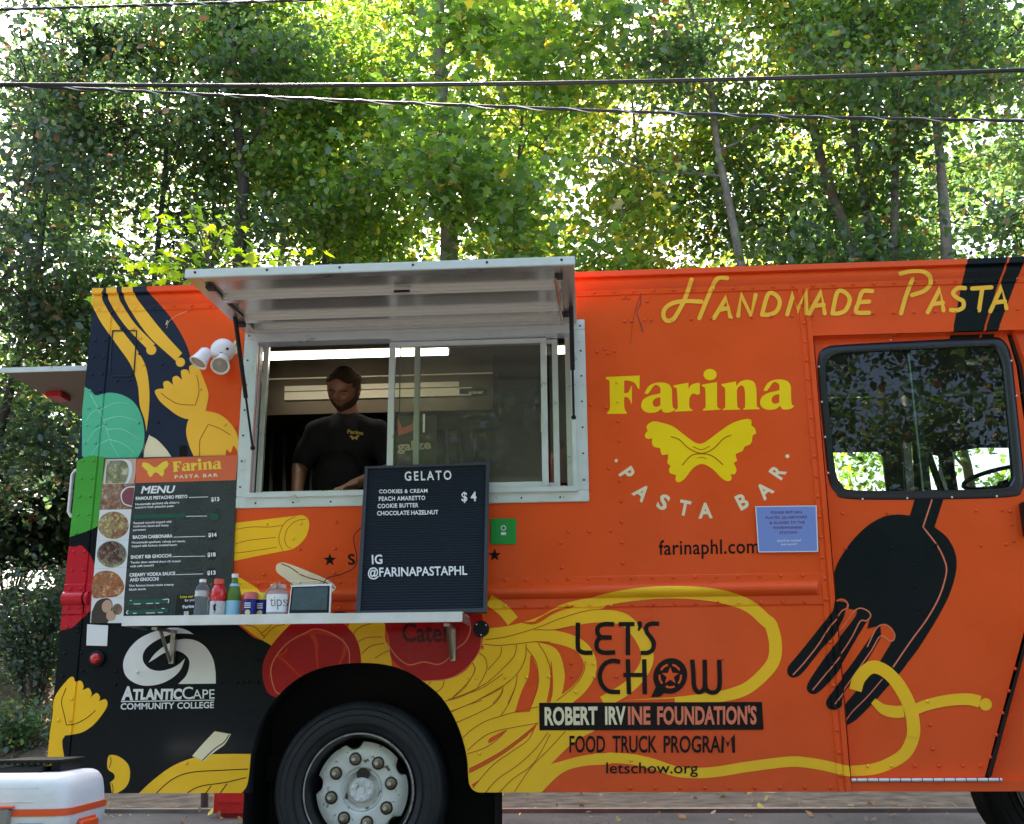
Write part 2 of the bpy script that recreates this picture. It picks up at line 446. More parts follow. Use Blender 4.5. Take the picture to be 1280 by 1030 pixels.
art('leaf_print', 'teal', 2, ["A:170,560* 215,590 240,612 300,598 370,610 430,650 465,720 478,800 470,870 440,930* 400,960 300,975 230,965 170,910*"])
art('leaf_vein', 'teal_vein', 3, [st(s, [1.4, .5]) for s in ("A:205,595 270,720 310,840 355,925", "A:248,690 330,650 400,650", "A:275,735 350,715 440,735", "A:290,780 370,780 455,830", "A:308,830 370,850 430,895", "A:250,680 215,700 190,740", "A:275,760 230,790 190,850", "A:300,830 250,860 215,910")])
art('leaf_print', 'green', 3, ["B:100,85* 165,55 215,38 260,42 330,55* 330,330* 262,378 205,408 100,445*"])
art('garlic_print', 'cream', 3, ["A:500,805* 540,830 580,870 622,930* 470,930* 474,870"])
art('garlic_line', 'ink', 4, [st("A:500,805 478,870 472,920", 1.2), st("A:505,808 545,832 590,880 622,925", .8)])
art('print_block', 'ink', 4, ["A:652,860* 690,860* 690,922* 652,922*"])
art('tomato_print', 'red', 2, ["B:60,480* 130,490 170,485 215,540 238,620 238,720 215,800 170,845 120,890 60,905*"])
art('bow_pasta_print', 'yellow', 2, ["C:300,285 325,270 335,292* 360,288 372,310 368,330* 395,320 408,345 402,362* 430,342 445,360 440,378* 470,370 478,395 460,430 420,480 370,515 320,527 290,532* 278,560 287,630* 190,630* 222,520 235,440 245,360"])
art('bow_pasta_crease', 'ink', 3, [st("C:295,320 275,380 285,430 297,485", .9), st("C:297,485 340,478 390,450 425,420", .9), st("C:290,532 330,530", .8)])
art('elbow_pasta_print', 'yellow', 2, ["C:478,640 490,618 530,625 570,660 578,710 560,760 500,800* 490,740* 510,720 505,700 480,680"])
art('elbow_pasta_line', 'ink', 3, [st("C:492,625 494,650 486,675", .8), st("C:497,742 503,765 500,795", .8)])
art('noodle_print', 'yellow', 2, ["C:590,815* 680,730 780,660 900,620 1000,613 1115,613* 1108,700 1095,760 1060,798 1030,815*"])
art('noodle_line', 'ink', 3, [st(s, 1.2) for s in ("C:675,808 760,730 850,695 1000,685 1103,680", "C:805,808 880,760 1000,740 1095,718", "C:900,806 940,755", "C:970,800 1010,745")])
art('card_print', 'cream', 4, ["C:855,622* 900,570 955,512* 1027,525* 1000,570 960,600 905,645*"])
art('card_line', 'ink', 5, [st("C:1020,527 995,562 955,590 900,642", 1.2)])
# ---- penne, wedge, hot-dog shape
art('penne_print', 'yellow', 2, ["U:-20,222* 300,185 510,160 570,155 612,185 622,240 600,320 560,375 510,415 460,435 405,445* 200,485 -20,530*"])
art('penne_line', 'line', 3, [st(s, .75) for s in ("U:510,165 430,210 385,300 380,370 410,440", "U:600,185 520,200 450,260 425,340 440,400 475,422", "U:0,275 150,250 300,250 410,235", "U:0,395 120,360 240,345 355,333", "U:0,462 150,445 360,412")])
art('noodle_print', 'yellow', 2, ["U:40,640* 120,690 200,740 260,800* 60,800* 50,700*"])
art('bean_print', 'cream', 2, ["U:355,570 370,545 430,538 600,600 760,670 830,720 835,760 800,790* 750,760 520,730* 420,660 360,610"])
art('bean_line', 'print_red', 3, [st("U:395,545 460,570 535,620", 1.3), st("U:540,628 610,655 700,680 760,700 832,748", 1.3)])
def star(cx, cy, r, ri=.4, rot=0):
    return [(cx + (r if i % 2 == 0 else r * ri) * math.sin(math.pi * i / 5 + rot), cy - (r if i % 2 == 0 else r * ri) * math.cos(math.pi * i / 5 + rot)) for i in range(10)]
art('star_print', 'ink', 2, [star(*cpt('U', 787, 514), 8.6), star(618.5, 694, 8.4)])
# ---- tomatoes over the wheel
art('noodle_print', 'yellow', 2, ["T:-10,30* 290,30* 290,42* 220,100 170,158* 100,118 40,75", "T:590,30* 775,30* 775,125 800,180 812,285* 720,270 640,270* 640,180 610,100 570,75*"])
art('tomato_print', 'darkred', 3, ["T:285,30* 540,30* 600,90 640,180 648,300* 500,300 350,380 210,440* 150,410 122,330 125,250 160,170 220,95",
    "X:484,720* 577,720* 603,770* 604,795 598,815 582,838 560,849 530,851* 506,838 489,822 487,800 481,780 480,768"])
art('tomato_pith', 'orangered', 4, [st("T:205,215 240,240 290,290 340,340", [3.4, 1.3]), st("T:380,88 405,140 410,200 416,300", [7, 1.4]), st("T:548,120 562,165 555,200 528,262", [2, 6, 2]), st("T:250,175 240,195 205,215", 2.5), st("T:330,105 390,85 470,95 540,125", [1, 5, 1])])
art('tomato_line', 'salmon', 5, [st("T:235,420 190,400 165,300 190,220 260,140 350,90 400,70 470,85 540,125 580,180 585,270", 1.5),
    st("T:785,140 830,210 900,260 980,245 1060,258 1120,220 1140,185 1200,140 1228,80 1225,20", 1.5), st("T:1290,90 1275,190 1200,285 1110,335 985,347", 1.)])
# ---- spaghetti
MASS = "N:-60,380* 0,335 60,320 120,280 160,220 180,150* 300,165 430,165 520,200 555,300 550,380 530,450* 700,560* 700,585* 600,640 490,745* 640,705 760,695 800,730* 760,745 640,755 540,790 430,895* 140,895* 105,860 80,800 60,620 30,560 -60,480*"
art('spaghetti_print', 'yellow', 2, [MASS,
    st("M:0,830 140,775 300,738 480,718 650,719 800,738 930,780 1015,850 O:1160,85 1180,170 1172,250 1125,315 1040,385 930,420 800,435 700,442", [12, 15, 15.5, 16, 16, 15, 9], 'flat'),
    st("N:160,130 300,112 440,70 560,8 700,-20 M:200,800", 15, 'flat'),
    st("N:160,152 320,125 460,85 560,62 700,40 820,48 890,100 940,180 950,250 915,320 850,385 740,450", 15.5, 'flat'),
    st("N:180,165 330,140 450,132 560,150 640,190 678,260 665,330 610,400 520,465", 16, 'flat'),
    "T:1000,420* 960,345* 1110,340 1200,285 1290,170* 1330,300* 1330,560* 1120,560*",
    st("S:330,195 400,240 460,290 520,362", [14, 15, 16], 'flat'),
    "O:460,440* 800,420 700,430 480,440", 
    st("N:700,720 760,718 O:400,715 500,722 600,745 700,778 800,787 900,781 1050,757 L:100,722 200,727 300,745 380,765 450,768 540,758 620,728 690,680 728,600 728,520 705,430 655,340 600,280 545,252 500,262 470,310 462,360", [14, 13, 13, 13, 13, 13, 15, 17, 17, 16, 14], 'flat')])
art('spaghetti_gap', 'orange', 3, ["N:395,225 425,290 432,370 390,495* 318,500* 350,400 385,320", "N:492,250 500,320 500,400 488,450* 470,450* 485,370 488,300",
    "Z:168,712* 300,640 440,560 600,440 720,335* 690,395 600,470 480,560 330,660 172,742*", "Z:190,835* 225,815* 250,800 215,845 205,865*", "Z:330,470 400,430 470,398 410,455 330,505",
    "S:690,365* 560,370* 700,385 850,300 1000,250* 1000,235 860,270 740,330"])
LN = ["S:280,545 400,555 540,545 700,525 820,530", "S:250,615 300,660 312,740 280,820 235,890", "S:430,565 415,640 320,750", "S:550,550 530,640 440,740 330,840 240,895 120,950 0,990", "S:625,545 620,650 570,760 470,860 350,930 190,1020",
      "S:190,690 215,740 170,840 40,970", "S:555,790 540,880 480,1020", "S:440,895 420,950 360,1020", "S:720,535 790,650 828,800 820,1000", "S:630,580 700,680 722,800 705,920 670,1020", "S:300,510 450,490 600,450 750,400 900,340 1100,280 1280,262", "S:690,430 850,430 1000,400",
      "Z:0,160 120,120 280,60 440,-50", "Z:25,250 200,180 400,80 500,0", "Z:70,340 250,260 370,190 430,110 440,70", "Z:120,460 200,390 300,330 420,290 560,250 720,215", "Z:420,290 480,200 530,80 550,0", "Z:160,560 250,480 350,420 520,380 720,345", "Z:160,590 300,540 400,470 470,400",
      "Z:690,390 640,480 500,580 360,680 200,860", "Z:300,900 400,790 560,680 700,550 800,420", "Z:410,900 520,790 650,700 730,600 820,430", "Z:530,900 600,790 680,680 800,560 940,410", "Z:870,165 1000,60 1080,-50 1100,-150", "Z:170,710 300,645 440,562 690,380", "Z:172,742 330,660 480,562 640,440",
      "T:600,100 640,60 700,40", "T:625,140 680,115 760,112", "T:650,200 700,160 770,145", "T:720,225 760,200 800,183", "T:20,45 80,60 130,110", "T:120,90 170,45", "T:125,120 180,60 240,45", "T:1045,410 1080,380 1090,345", "T:1000,370 1020,350",
      "T:1240,250 1253,290 1200,380 1130,440", "T:1090,455 1180,430 1280,380", "T:1120,515 1200,480 1290,450"]
art('spaghetti_line', 'line', 4, [st(s, .95) for s in LN])
art('noodle_print', 'yellow', 5, [st("L:742,462 800,440 900,418 1000,412 1062,424", [13.5, 15], 'flat'), cell('L', 1090, 438, 31), st("L:530,420 580,462 640,475 682,472", [8, 15, 15], 'flat')])
# ---- fork
art('fork_print', 'black', 3, ["K:742,310* 885,310* 835,465* 900,520 940,600 942,690 910,800 860,900 800,1000 L:740,180 650,290* 560,230* 620,130* 635,100 620,60 590,42 565,45* 500,60* K:515,905 500,880 470,870 445,880* 400,870* 405,845 390,825 360,822 345,830* 338,800 336,690* 360,630 420,540 500,460 580,415 650,403 712,408*",
    "L:300,0 230,90 150,190 100,250 97,285 115,303 145,300 180,270 260,170 330,90 380,10 400,-70* 330,-80* 320,-30", "L:440,0 380,80 300,180 230,280 195,340 195,370 215,385 245,380 300,330 370,240 440,120 500,20 515,0 500,-40* 450,-40*",
    "L:565,45* 540,70 490,140 420,240 350,330 300,400 287,430 300,458 330,463 362,445 370,400 430,320 500,220 570,100*", "L:620,130* 560,240 500,310 430,390 388,440* 385,520 395,545* 450,510 530,430 610,340 680,260 740,170*"])
art('fork_print', 'black', 3, ["H:990,10* 1192,10* 1055,440* 910,440*", "H:1204,10* 1285,10* 1125,440* 1066,440*"], cut=[WCUT, DWIN])
art('fork_line', 'salmon', 4, [st("K:822,330 778,465* 850,560 888,640 893,700 860,810 800,920 720,1030 L:630,250", 1.9), st("L:575,312 500,400 430,470 395,515", 1.3),
    st("K:345,835 375,825 403,848 400,870 375,882 345,920 L:300,60 250,140 180,230 125,290", 1.6), st("K:340,1000 380,960 412,915 440,880 470,870 505,885 517,910 495,932 465,935 L:430,90 380,170 300,270 222,365", 1.6),
    st("L:500,150 545,60 580,40 612,52 636,88 630,118 610,120 588,102 560,102 520,170 450,270 380,370 330,435", 1.6)])
art('noodle_print', 'yellow', 6, [st("L:440,368 458,312 500,264 545,253 600,280 655,340 705,430 728,520 728,600", 16, 'flat')])
# ---- lettering: name
GF = dict(
    F=["F:228,560* 395,553* 393,620* 385,615 370,590 340,578 318,578* 318,640* 335,638 345,625 352,605* 356,605* 356,693* 352,693* 345,672 332,660 318,660* 318,700 322,722 332,738* 330,742* 233,743* 233,738* 245,722 248,700* 246,640 244,580 228,572*"],
    a=["F:418,642* 440,605 480,588 530,592 552,615 555,650* 556,690 560,712 570,717* 566,725 545,735 515,735 500,718* 480,733 445,738 415,728 402,705 410,675 440,655 480,645 497,640* 497,615 480,600 465,604 450,625 435,645*"],
    r=["F:562,602* 636,588* 637,620* 650,600 675,590 693,590* 692,645* 675,648* 665,642 650,648 641,665* 640,700 645,715 658,722* 656,728* 568,732* 568,726* 582,715 583,690 580,640 576,615 562,610*"],
    i=["F:703,598* 778,585* 778,690 782,712 795,717* 795,722* 708,727* 708,720* 720,710 721,690 720,630 716,612 703,606*", cell('F', 743, 548, 33, 28)],
    n=["F:800,595* 872,582* 873,605* 895,582 930,574 960,585 972,620 974,690 977,708 988,713* 988,720* 908,722* 908,716* 916,708 916,640 910,610 895,602 878,620 876,650 878,700 882,712 892,716* 892,722* 806,724* 806,718* 818,708 818,650 816,615 800,603*"])
HOLE_A = closed("F:497,660* 475,665 460,680 462,700 478,708 497,700*")
def shift(lp, dx, dy): return [(x + dx, y + dy) for x, y in lp]
AX, AY = 589 / 3.9625, -15 / 3.9625
farina = [closed(s) if isinstance(s, str) else s for k in 'Farin' for s in GF[k]] + [shift(closed(GF['a'][0]), AX, AY)]
farina_holes = [HOLE_A, shift(HOLE_A, AX, AY)]
split_parts(sheet('name_lettering', farina + farina_holes, MV['lemon'], 2, truck, rule='evenodd'))
BFLY = closed("F:440,790 465,780 500,785 560,805 620,850 670,885 700,890 730,875 790,830 850,790 910,770 945,772 948,800* 965,815 972,840* 955,850 950,880 940,895* 915,905 905,925 885,935* 870,945 878,975* 862,985 868,1000 875,1021* 865,1041 845,1041* 850,1066 830,1076 800,1061 755,1016 705,991 660,1011 620,1061 590,1081 572,1071 575,1046* 545,1036 540,1016 548,1001* 532,986 535,961 535,942* 505,945 495,912* 465,905 455,885 458,865* 430,865 420,848 435,825* 428,808")
sheet('bow_pasta_logo', [BFLY], MV['lemon'], 2, truck)
sheet('bow_pasta_crease', [st(s, w) for s, w in (("F:548,855 590,870 640,915 700,938 760,915 810,865 848,848", 1.3), ("F:605,997 650,950 700,940 755,952 808,995", 1.3), ("F:658,905 700,920 742,903", 1.), ("F:680,962 703,958 727,966", .8))], MV['line'], 3, truck)
cA = cpt('M', 705, -132); items = []; rr = 445 / 3.9625
for ch, x, y in (('P', 333, 127), ('A', 405, 220), ('S', 512, 268), ('T', 617, 297), ('A', 720, 310), ('B', 902, 265), ('A', 1012, 210), ('R', 1078, 118)):
    q = np.array(cpt('M', x, y)); up = _n(np.array(cA) - q); right = np.array([-up[1], up[0]]); w = {'P': 11, 'A': 18, 'S': 13, 'T': 14, 'B': 13, 'R': 13}[ch]
    b = q - up * 9; items.append((ch, b - right * w / 2, b + right * w / 2, 18, .035))
split_parts(text_obj('pasta_bar_lettering', items, MV['cream'], wall_place(2), truck))
sheet('pasta_bar_dot', [cell('M', 279, 63, 9), cell('M', 1126, 41, 10)], MV['cream'], 2, truck)
split_parts(text_obj('web_address', [('farinaphl.com', *cc('M', (490, 529), (985, 520)), 17.8, .012, 0, 1.05)], MV['ink'], wall_place(2), truck))
# ---- script heading
HS = ["F:650,85 620,170 590,230 560,275 530,282 512,260 520,222 560,195 620,185 700,188", "F:825,78 790,76 765,95 735,160 710,220 690,270", "F:762,270 822,170 842,262", "F:790,228 832,220", "F:882,258 897,155 945,256 968,155", "F:1000,252 1030,152 1068,155 1088,190 1072,235 1035,252 1000,252",
      "H:95,330 125,228 145,312 185,222 188,328", "H:202,330 262,220 280,325", "H:222,290 275,282", "H:318,325 342,222 378,220 404,255 385,308 350,325 318,325", "H:515,215 468,217 448,270 437,318 500,322", "H:452,270 500,267",
      "H:712,160 680,245 658,325", "H:650,135 700,124 760,125 798,150 800,185 770,215 712,235", "H:790,320 850,205 868,310", "H:812,280 865,272", "H:975,200 940,200 915,225 935,248 965,265 965,295 935,310 905,308", "H:1010,202 1105,196", "H:1060,202 1044,310", "H:1100,315 1155,195 1180,300", "H:1120,272 1172,265"]
def cornered(s):   # sharp joints on straight letters
    return s
HC = []
for s in HS:
    pts = s.split(); k = len(pts)
    if k == 3 or s.startswith(('H:95', 'F:882')): s = pts[0] + ' ' + ' '.join(p + '*' for p in pts[1:-1]) + ' ' + pts[-1]
    HC.append(st(s, 5.3))
split_parts(sheet('heading_lettering', HC, MV['gold'], 6, truck, cut=[WCUT]))
# ---- let's chow
def mk(pts): return pts
LC = [st("V:110,90 110,235 120,262 150,275 200,275", 5.6, 'flat'), st("V:333,100 270,100 235,118 232,155 255,180 318,182", 5.6, 'flat'), st("V:318,182 250,184 226,215 232,255 270,275 340,273", 5.6, 'flat'),
      st("V:360,100 458,99", 5.4, 'flat'), st("V:418,100 418,290", 5.6, 'flat'), st("V:490,95 492,115 482,142", [6, 4.5, 1.5]), st("V:610,97 560,97 532,115 535,150 562,185 577,215 570,255 540,275 497,276", 5.4, 'flat'),
      st("V:370,332 320,325 270,350 245,410 257,470 300,512 370,517", 5.6, 'flat'), st("V:417,315 425,530", 5.6, 'flat'), st("V:518,315 522,530", 5.6, 'flat'), st("V:390,412 535,412", 5.2, 'flat'),
      closed("V:560,548* 615,546* 665,500* 600,465*"), st("V:813,318 820,400 825,480 850,517 880,505 891,470 890,318", 5.6, 'flat'), st("V:891,455 900,500 930,520 965,512 982,470 979,318", 5.6, 'flat')]
split_parts(sheet('slogan_lettering', LC + [ell(*cpt('V', 678, 418), 103 / 4.923, 112 / 4.923, rot=.5)], MV['ink'], 6, truck))
arcs = []
for k in range(5):
    a0 = math.radians(-90 + 72 * k + 12); a1 = math.radians(-90 + 72 * k + 60)
    arcs.append(ribbon([cpt('V', 678 + 66 * math.cos(t), 418 + 70 * math.sin(t)) for t in np.linspace(a0, a1, 7)], 2.6, 'flat'))
sheet('slogan_star', [star(*cpt('V', 678, 418), 55 / 4.923, .42)] + arcs, MV['orange'], 7, truck)
sheet('slogan_dot', [cell('V', 1004, 318, 6)], MV['red'], 6, truck)
sheet('banner_print', [closed("O:53,452* 1115,448* 1123,580* 55,583*")], MV['ink'], 6, truck)
def block_text(name, items, col, lvl): split_parts(text_obj(name, items, MV[col], wall_place(lvl), truck))
block_text('banner_lettering', [('ROBERT', *cc('O', (80, 556), (332, 553)), 21, .035), ('IRV', *cc('O', (368, 553), (466, 552)), 21, .035)], 'cream', 7)
block_text('banner_lettering', [('INE', *cc('O', (477, 553), (584, 552)), 21, .035), ("FOUNDATION'S", *cc('O', (616, 553), (1090, 551)), 21, .035)], 'salmon', 7)
block_text('program_lettering', [('FOOD', *cc('O', (198, 688), (368, 688)), 20.5, .016), ('TRUCK', *cc('O', (403, 688), (615, 688)), 20.5, .016), ('PROGRA', *cc('O', (647, 688), (918, 688)), 20.5, .016)], 'ink', 6)
sheet('letter', [st('O:926,690* 930,608* 953,655* 977,608* 981,690*', 3.3, 'flat')], MV['ink'], 6, truck)
block_text('web_address', [('letschow.org', *cc('O', (373, 788), (810, 788)), 13.6, .008)], 'ink', 6)
block_text('catering_lettering', [('Cater', *cc('T', (866, 137), (1125, 135)), 23, .02)], 'print_dark', 6)
block_text('printed_letter', [('S', *cc('U', (935, 553), (992, 550)), 13, .02)], 'ink', 3)
# ---- college logo
art('college_logo', 'white', 2, ["G:920,172* 860,135 780,112 690,112 600,130 500,165 400,220 320,300 270,390 256,470 275,550 330,610 420,650 520,655 630,630 730,575 800,500 840,398* 780,455 700,495 600,517 510,498 455,445 440,380 465,315 530,255 620,205 720,170 840,165",
    "G:495,438* 560,400 640,350 740,325 820,350 870,400 880,460 850,560 775,640* 1128,636* 1125,520 1100,400 1040,300 960,240 870,217 780,222 700,250 620,300 550,360", "G:235,800* 1113,788* 1113,796* 235,810*"])
block_text('college_lettering', [('A', *cc('G', (240, 786), (352, 785)), 15.5, .05, .08), ('TLANTIC', *cc('G', (345, 785), (805, 781)), 12.2, .05, .08), ('C', *cc('G', (812, 782), (915, 781)), 15.3, .005), ('APE', *cc('G', (912, 780), (1118, 777)), 11.5, .005), ('COMMUNITY', *cc('G', (232, 880), (738, 872)), 7.6, .02, .05), ('COLLEGE', *cc('G', (765, 872), (1110, 865)), 7.6, .02, .05)], 'white', 2)

# ---- rivets -----------------------------------------------------------------
riv = []
def rrow_x(z, x0, x1, dx): riv.extend((x, z) for x in np.arange(x0, x1, dx))
rrow_x(2.6635, -2.39, 2.9, .0945)
zr = P(1045 / 3.9625 + 700, 330 + 262 / 3.9625).z
rrow_x(zr, .24, 2.9, .0945)
rrow_x(1.293, -2.2, -1.7, .0945); rrow_x(1.293, -1.6, 1.01, .0945); rrow_x(1.178, -1.6, 1.01, .0945); rrow_x(.402, .16, 1.03, .105)
for z in np.arange(.45, 2.62, .092): riv.append((1.046, z))
for z in np.arange(1.36, 2.25, .0945): riv.append((.161, z))
def rp(c, *pts): riv.extend(Pxz(*cpt(c, *p)) for p in pts)
rp('K', (377, 398), (600, 395), (1043, 385), (1170, 382), (1210, 387), (1218, 453), (1230, 535), (1192, 553), (1065, 556), (840, 556), (392, 570), (617, 567), (727, 653), (738, 762), (750, 873))
rp('L', (813, 541), (826, 660), (800, 423), (502, 746), (620, 744), (738, 745), (858, 745), (977, 744), (1065, 744), (1112, 700), (1143, 590), (1175, 480), (1206, 370), (1237, 260))
for j in range(17):
    z = 2.50 - j * .087; riv.append((-2.395, z)); riv.append((-2.343, z))
rp('A', (365, 280), (425, 280), (460, 328), (455, 405), (475, 460), (568, 457), (342, 538), (405, 536), (285, 752), (450, 747), (547, 744), (757, 582), (878, 757), (700, 190), (950, 575), (932, 770))
rp('C', (347, 68), (362, 165), (290, 167), (280, 265), (367, 243), (518, 245), (515, 303), (983, 296), (1054, 296), (1080, 296), (1103, 293), (1147, 293), (1150, 198), (612, 250), (320, 370), (262, 465), (313, 466), (830, 655))
rp('N', (588, 265), (695, 267), (588, 328), (697, 328), (803, 328), (100, 333), (133, 335), (272, 331), (376, 331), (482, 328), (150, 693), (873, 727), (610, 400))
rp('F', (183, 437), (222, 423), (272, 433), (238, 445), (315, 170), (340, 170), (432, 187), (320, 285), (420, 280), (230, 712), (153, 698), (240, 1013))
rp('M', (40, 414), (145, 413), (252, 412), (5, 470), (8, 593))
rp('U', (282, 227), (556, 222), (495, 345), (838, 210), (545, 433), (830, 425), (823, 617), (257, 632))
groups = {}
bbs = [(np.array([q for lp in L_ for q in lp]).min(0), np.array([q for lp in L_ for q in lp]).max(0)) for L_, *_ in DECALS]
for x, z in riv:
    bad = any(winding(np.array([x]), np.array([z]), lp)[0] for lp in (ARCH_CUT, WCUT, DWIN))
    if bad or x > 2.0 and z < 2.4 or x < XL: continue
    m, best = MV['orange'], -1
    for (L_, dm, lv, rule), (mn, mx) in zip(DECALS, bbs):
        if lv < best or not (mn[0] <= x <= mx[0] and mn[1] <= z <= mx[1]): continue
        ws = [winding(np.array([x]), np.array([z]), lp)[0] for lp in L_]
        if (any(ws) if rule == 'union' else sum(abs(w) % 2 for w in ws) % 2): m, best = dm, lv
    groups.setdefault(m.name, (m, []))[1].append((x, z))
for nm, (m, pts) in groups.items():
    bm = BM()
    for x, z in pts:
        add_lathe(bm, [(.0078, .0005), (.0078, 0), (.0062, -.0028), (.0034, -.0044), (0, -.005)], (x, -off(x, z) - .0036, z), 'Y', 9)
    tag(obj('rivets', bm, m, truck, smooth=True), kind='stuff')

# access hatch outline in the upper rear corner
loop = [Pxz(*cpt('A', *q)) for q in ((322, 292), (440, 292), (434, 400), (427, 500), (412, 517), (320, 517), (306, 500), (312, 400))]
bm = BM(); add_tube(bm, [(x, -.003, z) for x, z in loop + loop[:1]], .0035, 6); obj('access_hatch_rim', bm, MV['navy'], truck, smooth=True)
# other body shell
M_shell = mat('white_shell', (.7, .7, .68), rough=.5)
bm = BM(); add_box(bm, (XL + .01, .012, ZT - .03), (XR, 2.2, ZT - .012)); obj('roof', bm, M_shell, truck)
M_side = MV['orange']
bm = BM()
yy = [.0, 2.2]
v = [bm.verts.new(q) for q in ((XL, -.001, ZB), (XL, 2.2, ZB), (XL, 2.2, 2.70), (XL, -.001, 2.70))]; bm.faces.new(v)
me = bpy.data.meshes.new('rear_wall'); bm.to_mesh(me); bm.free(); finish('rear_wall', me, MV['navy'], truck)
box('front_wall', (XR - .02, .01, ZB), (XR, 2.2, ZT - .031), M_side, truck)
box('grab_handle', (0, 0, 0), (.001, .001, .001), M_shell, truck) if False else None
p0, p1 = P(97, 588, .05), P(89, 645, .05)
tube('grab_handle', [(XL, .05, p0.z), (XL - .03, .05, p0.z), (XL - .042, .05, p0.z - .02), (XL - .042, .05, p1.z + .02), (XL - .03, .05, p1.z), (XL, .05, p1.z)], .009, M_shell, truck)
box('chassis', (XL + .15, .35, .41), (3.1, 1.85, .52), M_black, truck)
box('wheel_well', (ARCH[0][0] - .02, .03, .4), (ARCH[-1][0] + .02, .05, .42), M_black, truck) if False else None
# wheel well liner: closed box behind the arch
bm = BM(); x0, x1 = ARCH[0][0] - .03, ARCH[-1][0] + .05
prof = [(x0, .20)] + [(x0, .7), (x0 + .25, 1.0), (x1 - .25, 1.0), (x1, .7)] + [(x1, .2)]
a = [bm.verts.new((x, .012, z)) for x, z in prof]; b = [bm.verts.new((x, .40, z)) for x, z in prof]
for i in range(len(prof) - 1): bm.faces.new((a[i], a[i + 1], b[i + 1], b[i]))
bm.faces.new(b); me = bpy.data.meshes.new('wheel_well'); bm.to_mesh(me); bm.free(); finish('wheel_well', me, M_black, truck)
box('floor', (XL + .02, .09, .60), (ARCH[0][0] - .06, 2.10, .66), M_dark, truck)
box('floor', (ARCH[0][0] - .059, .41, .60), (ARCH[-1][0] + .07, 2.10, .66), M_dark, truck)
box('floor', (ARCH[-1][0] + .071, .09, .60), (XR - .03, 2.10, .66), M_dark, truck)

# ---- side marker, port cap
c = P(123, 823.5)
lathe('marker_lamp', [(.033, 0), (.036, -.006), (.034, -.018), (.026, -.022)], M_blackplastic, truck, (c.x, -.004, c.z), 'Y')
ml = bpy.data.objects[-1] if False else None
M_redlens = mat('red_lens', (.55, .01, .02), rough=.12, coat=.6)
lathe('marker_lens', [(.024, -.02), (.024, -.030), (.016, -.040), (0, -.044)], M_redlens, truck, (c.x, -.004, c.z), 'Y')
c = P(*cpt('S', 268, 425))
capo = lathe('port_cap', [(.035, 0), (.036, -.012), (.033, -.018), (.012, -.02), (0, -.02)], M_blackplastic, truck, (c.x, -.004, c.z), 'Y')
bm = BM()
for dx, dz in ((-.02, .02), (.022, .016), (.0, -.027)): add_lathe(bm, [(.004, 0), (.003, -.003), (0, -.004)], (c.x + dx, -.0235, c.z + dz), 'Y', 8)
obj('screws', bm, M_alu_w, capo, smooth=True)['kind'] = 'stuff'

# ---- twin flood light
M_lampwhite = mat('white_lamp_plastic', (.80, .80, .79), rough=.3, mottle=.03)
M_lens = mat('grey_lens', (.32, .30, .26), rough=.15)
art('pasta_end_print', 'cream', 4, [ell(*cpt('A', 932, 372), 5.2, 9.5, rot=.25)])
art('pasta_end_line', 'ink', 5, [st("A:938,345 928,372 918,392", .7)])
flood = thing('flood_light', (0, 0, 0), '', '') if False else None
c = P(*cpt('A', 868, 392))
fl = lathe('flood_light', [(.0, -.052), (.02, -.05), (.045, -.04), (.058, -.022), (.061, -.004), (.061, 0)], M_lampwhite, truck, (c.x, 0, c.z), 'Y')
def lamp_head(px, py, d, L=.10):
    o = P(px, py); d = Vector(d).normalized(); base = Vector((o.x, -.07, o.z))
    q = Vector((0, 0, 1)).rotation_difference(d).to_matrix().to_4x4(); T = Matrix.Translation(base) @ q
    h = lathe('lamp_head', [(0, -.045), (.018, -.043), (.03, -.03), (.034, 0), (.042, .035), (.046, .045), (.043, .047), (.036, .040)], M_lampwhite, fl, mtx=T)
    lathe('lens', [(.037, .038), (.02, .042), (0, .043)], M_lens, fl, mtx=T)
lamp_head(*cpt('A', 792, 440), (-.35, -.35, -.85)); lamp_head(*cpt('A', 885, 468), (.1, -.75, -.66))
tube('arm', [(c.x - .01, -.04, c.z - .03), (P(*cpt('A', 810, 430)).x, -.07, P(*cpt('A', 810, 420)).z)], .012, M_lampwhite, fl)
tube('arm', [(c.x + .005, -.04, c.z - .03), (P(*cpt('A', 885, 450)).x, -.07, P(*cpt('A', 885, 445)).z)], .012, M_lampwhite, fl)
bm = BM()
for u, v in ((857, 402), (888, 380)):
    q = P(*cpt('A', u, v), -.05); add_lathe(bm, [(.006, 0), (.006, -.006), (0, -.008)], (q.x, -.046, q.z), 'Y', 10)
obj('sensor', bm, M_black, fl)

# ---- stickers on the wall
def flat_quad(name, pxs, m, lvl_y, parent, thick=.001):
    lp = [P(*q) for q in pxs]; bm = BM()
    f = bm.faces.new([bm.verts.new((p.x, -lvl_y, p.z)) for p in lp]); r_ = bmesh.ops.extrude_face_region(bm, geom=[f])
    for g in r_['geom']:
        if isinstance(g, bmesh.types.BMVert): g.co.y = -lvl_y + thick
    return obj(name, bm, m, parent)
M_paper = mat('white_paper', (.75, .77, .78), rough=.6, mottle=.03)
M_blue = mat('blue_paper', (.19, .27, .62), rough=.5, mottle=.03)
M_inkred = mat('dark_red_ink', (.12, .015, .07), rough=.6)
M_greenfoil = mat('green_placard', (.006, .30, .045), rough=.3, coat=.3)
flat_quad('white_sticker', cc('C', (390, 37), (483, 42), (478, 134), (386, 131)), M_paper, .006, truck)
nt_ = flat_quad('notice_sheet', cc('M', (965, 291), (1268, 287), (1277, 516), (980, 519)), M_paper, .0125, truck)
nt_['label'] = 'blue printed notice with a white border beside the web address'
flat_quad('notice_print', cc('M', (970, 295), (1263, 291), (1271, 511), (985, 514)), M_blue, .0131, nt_)
yp = -.0136
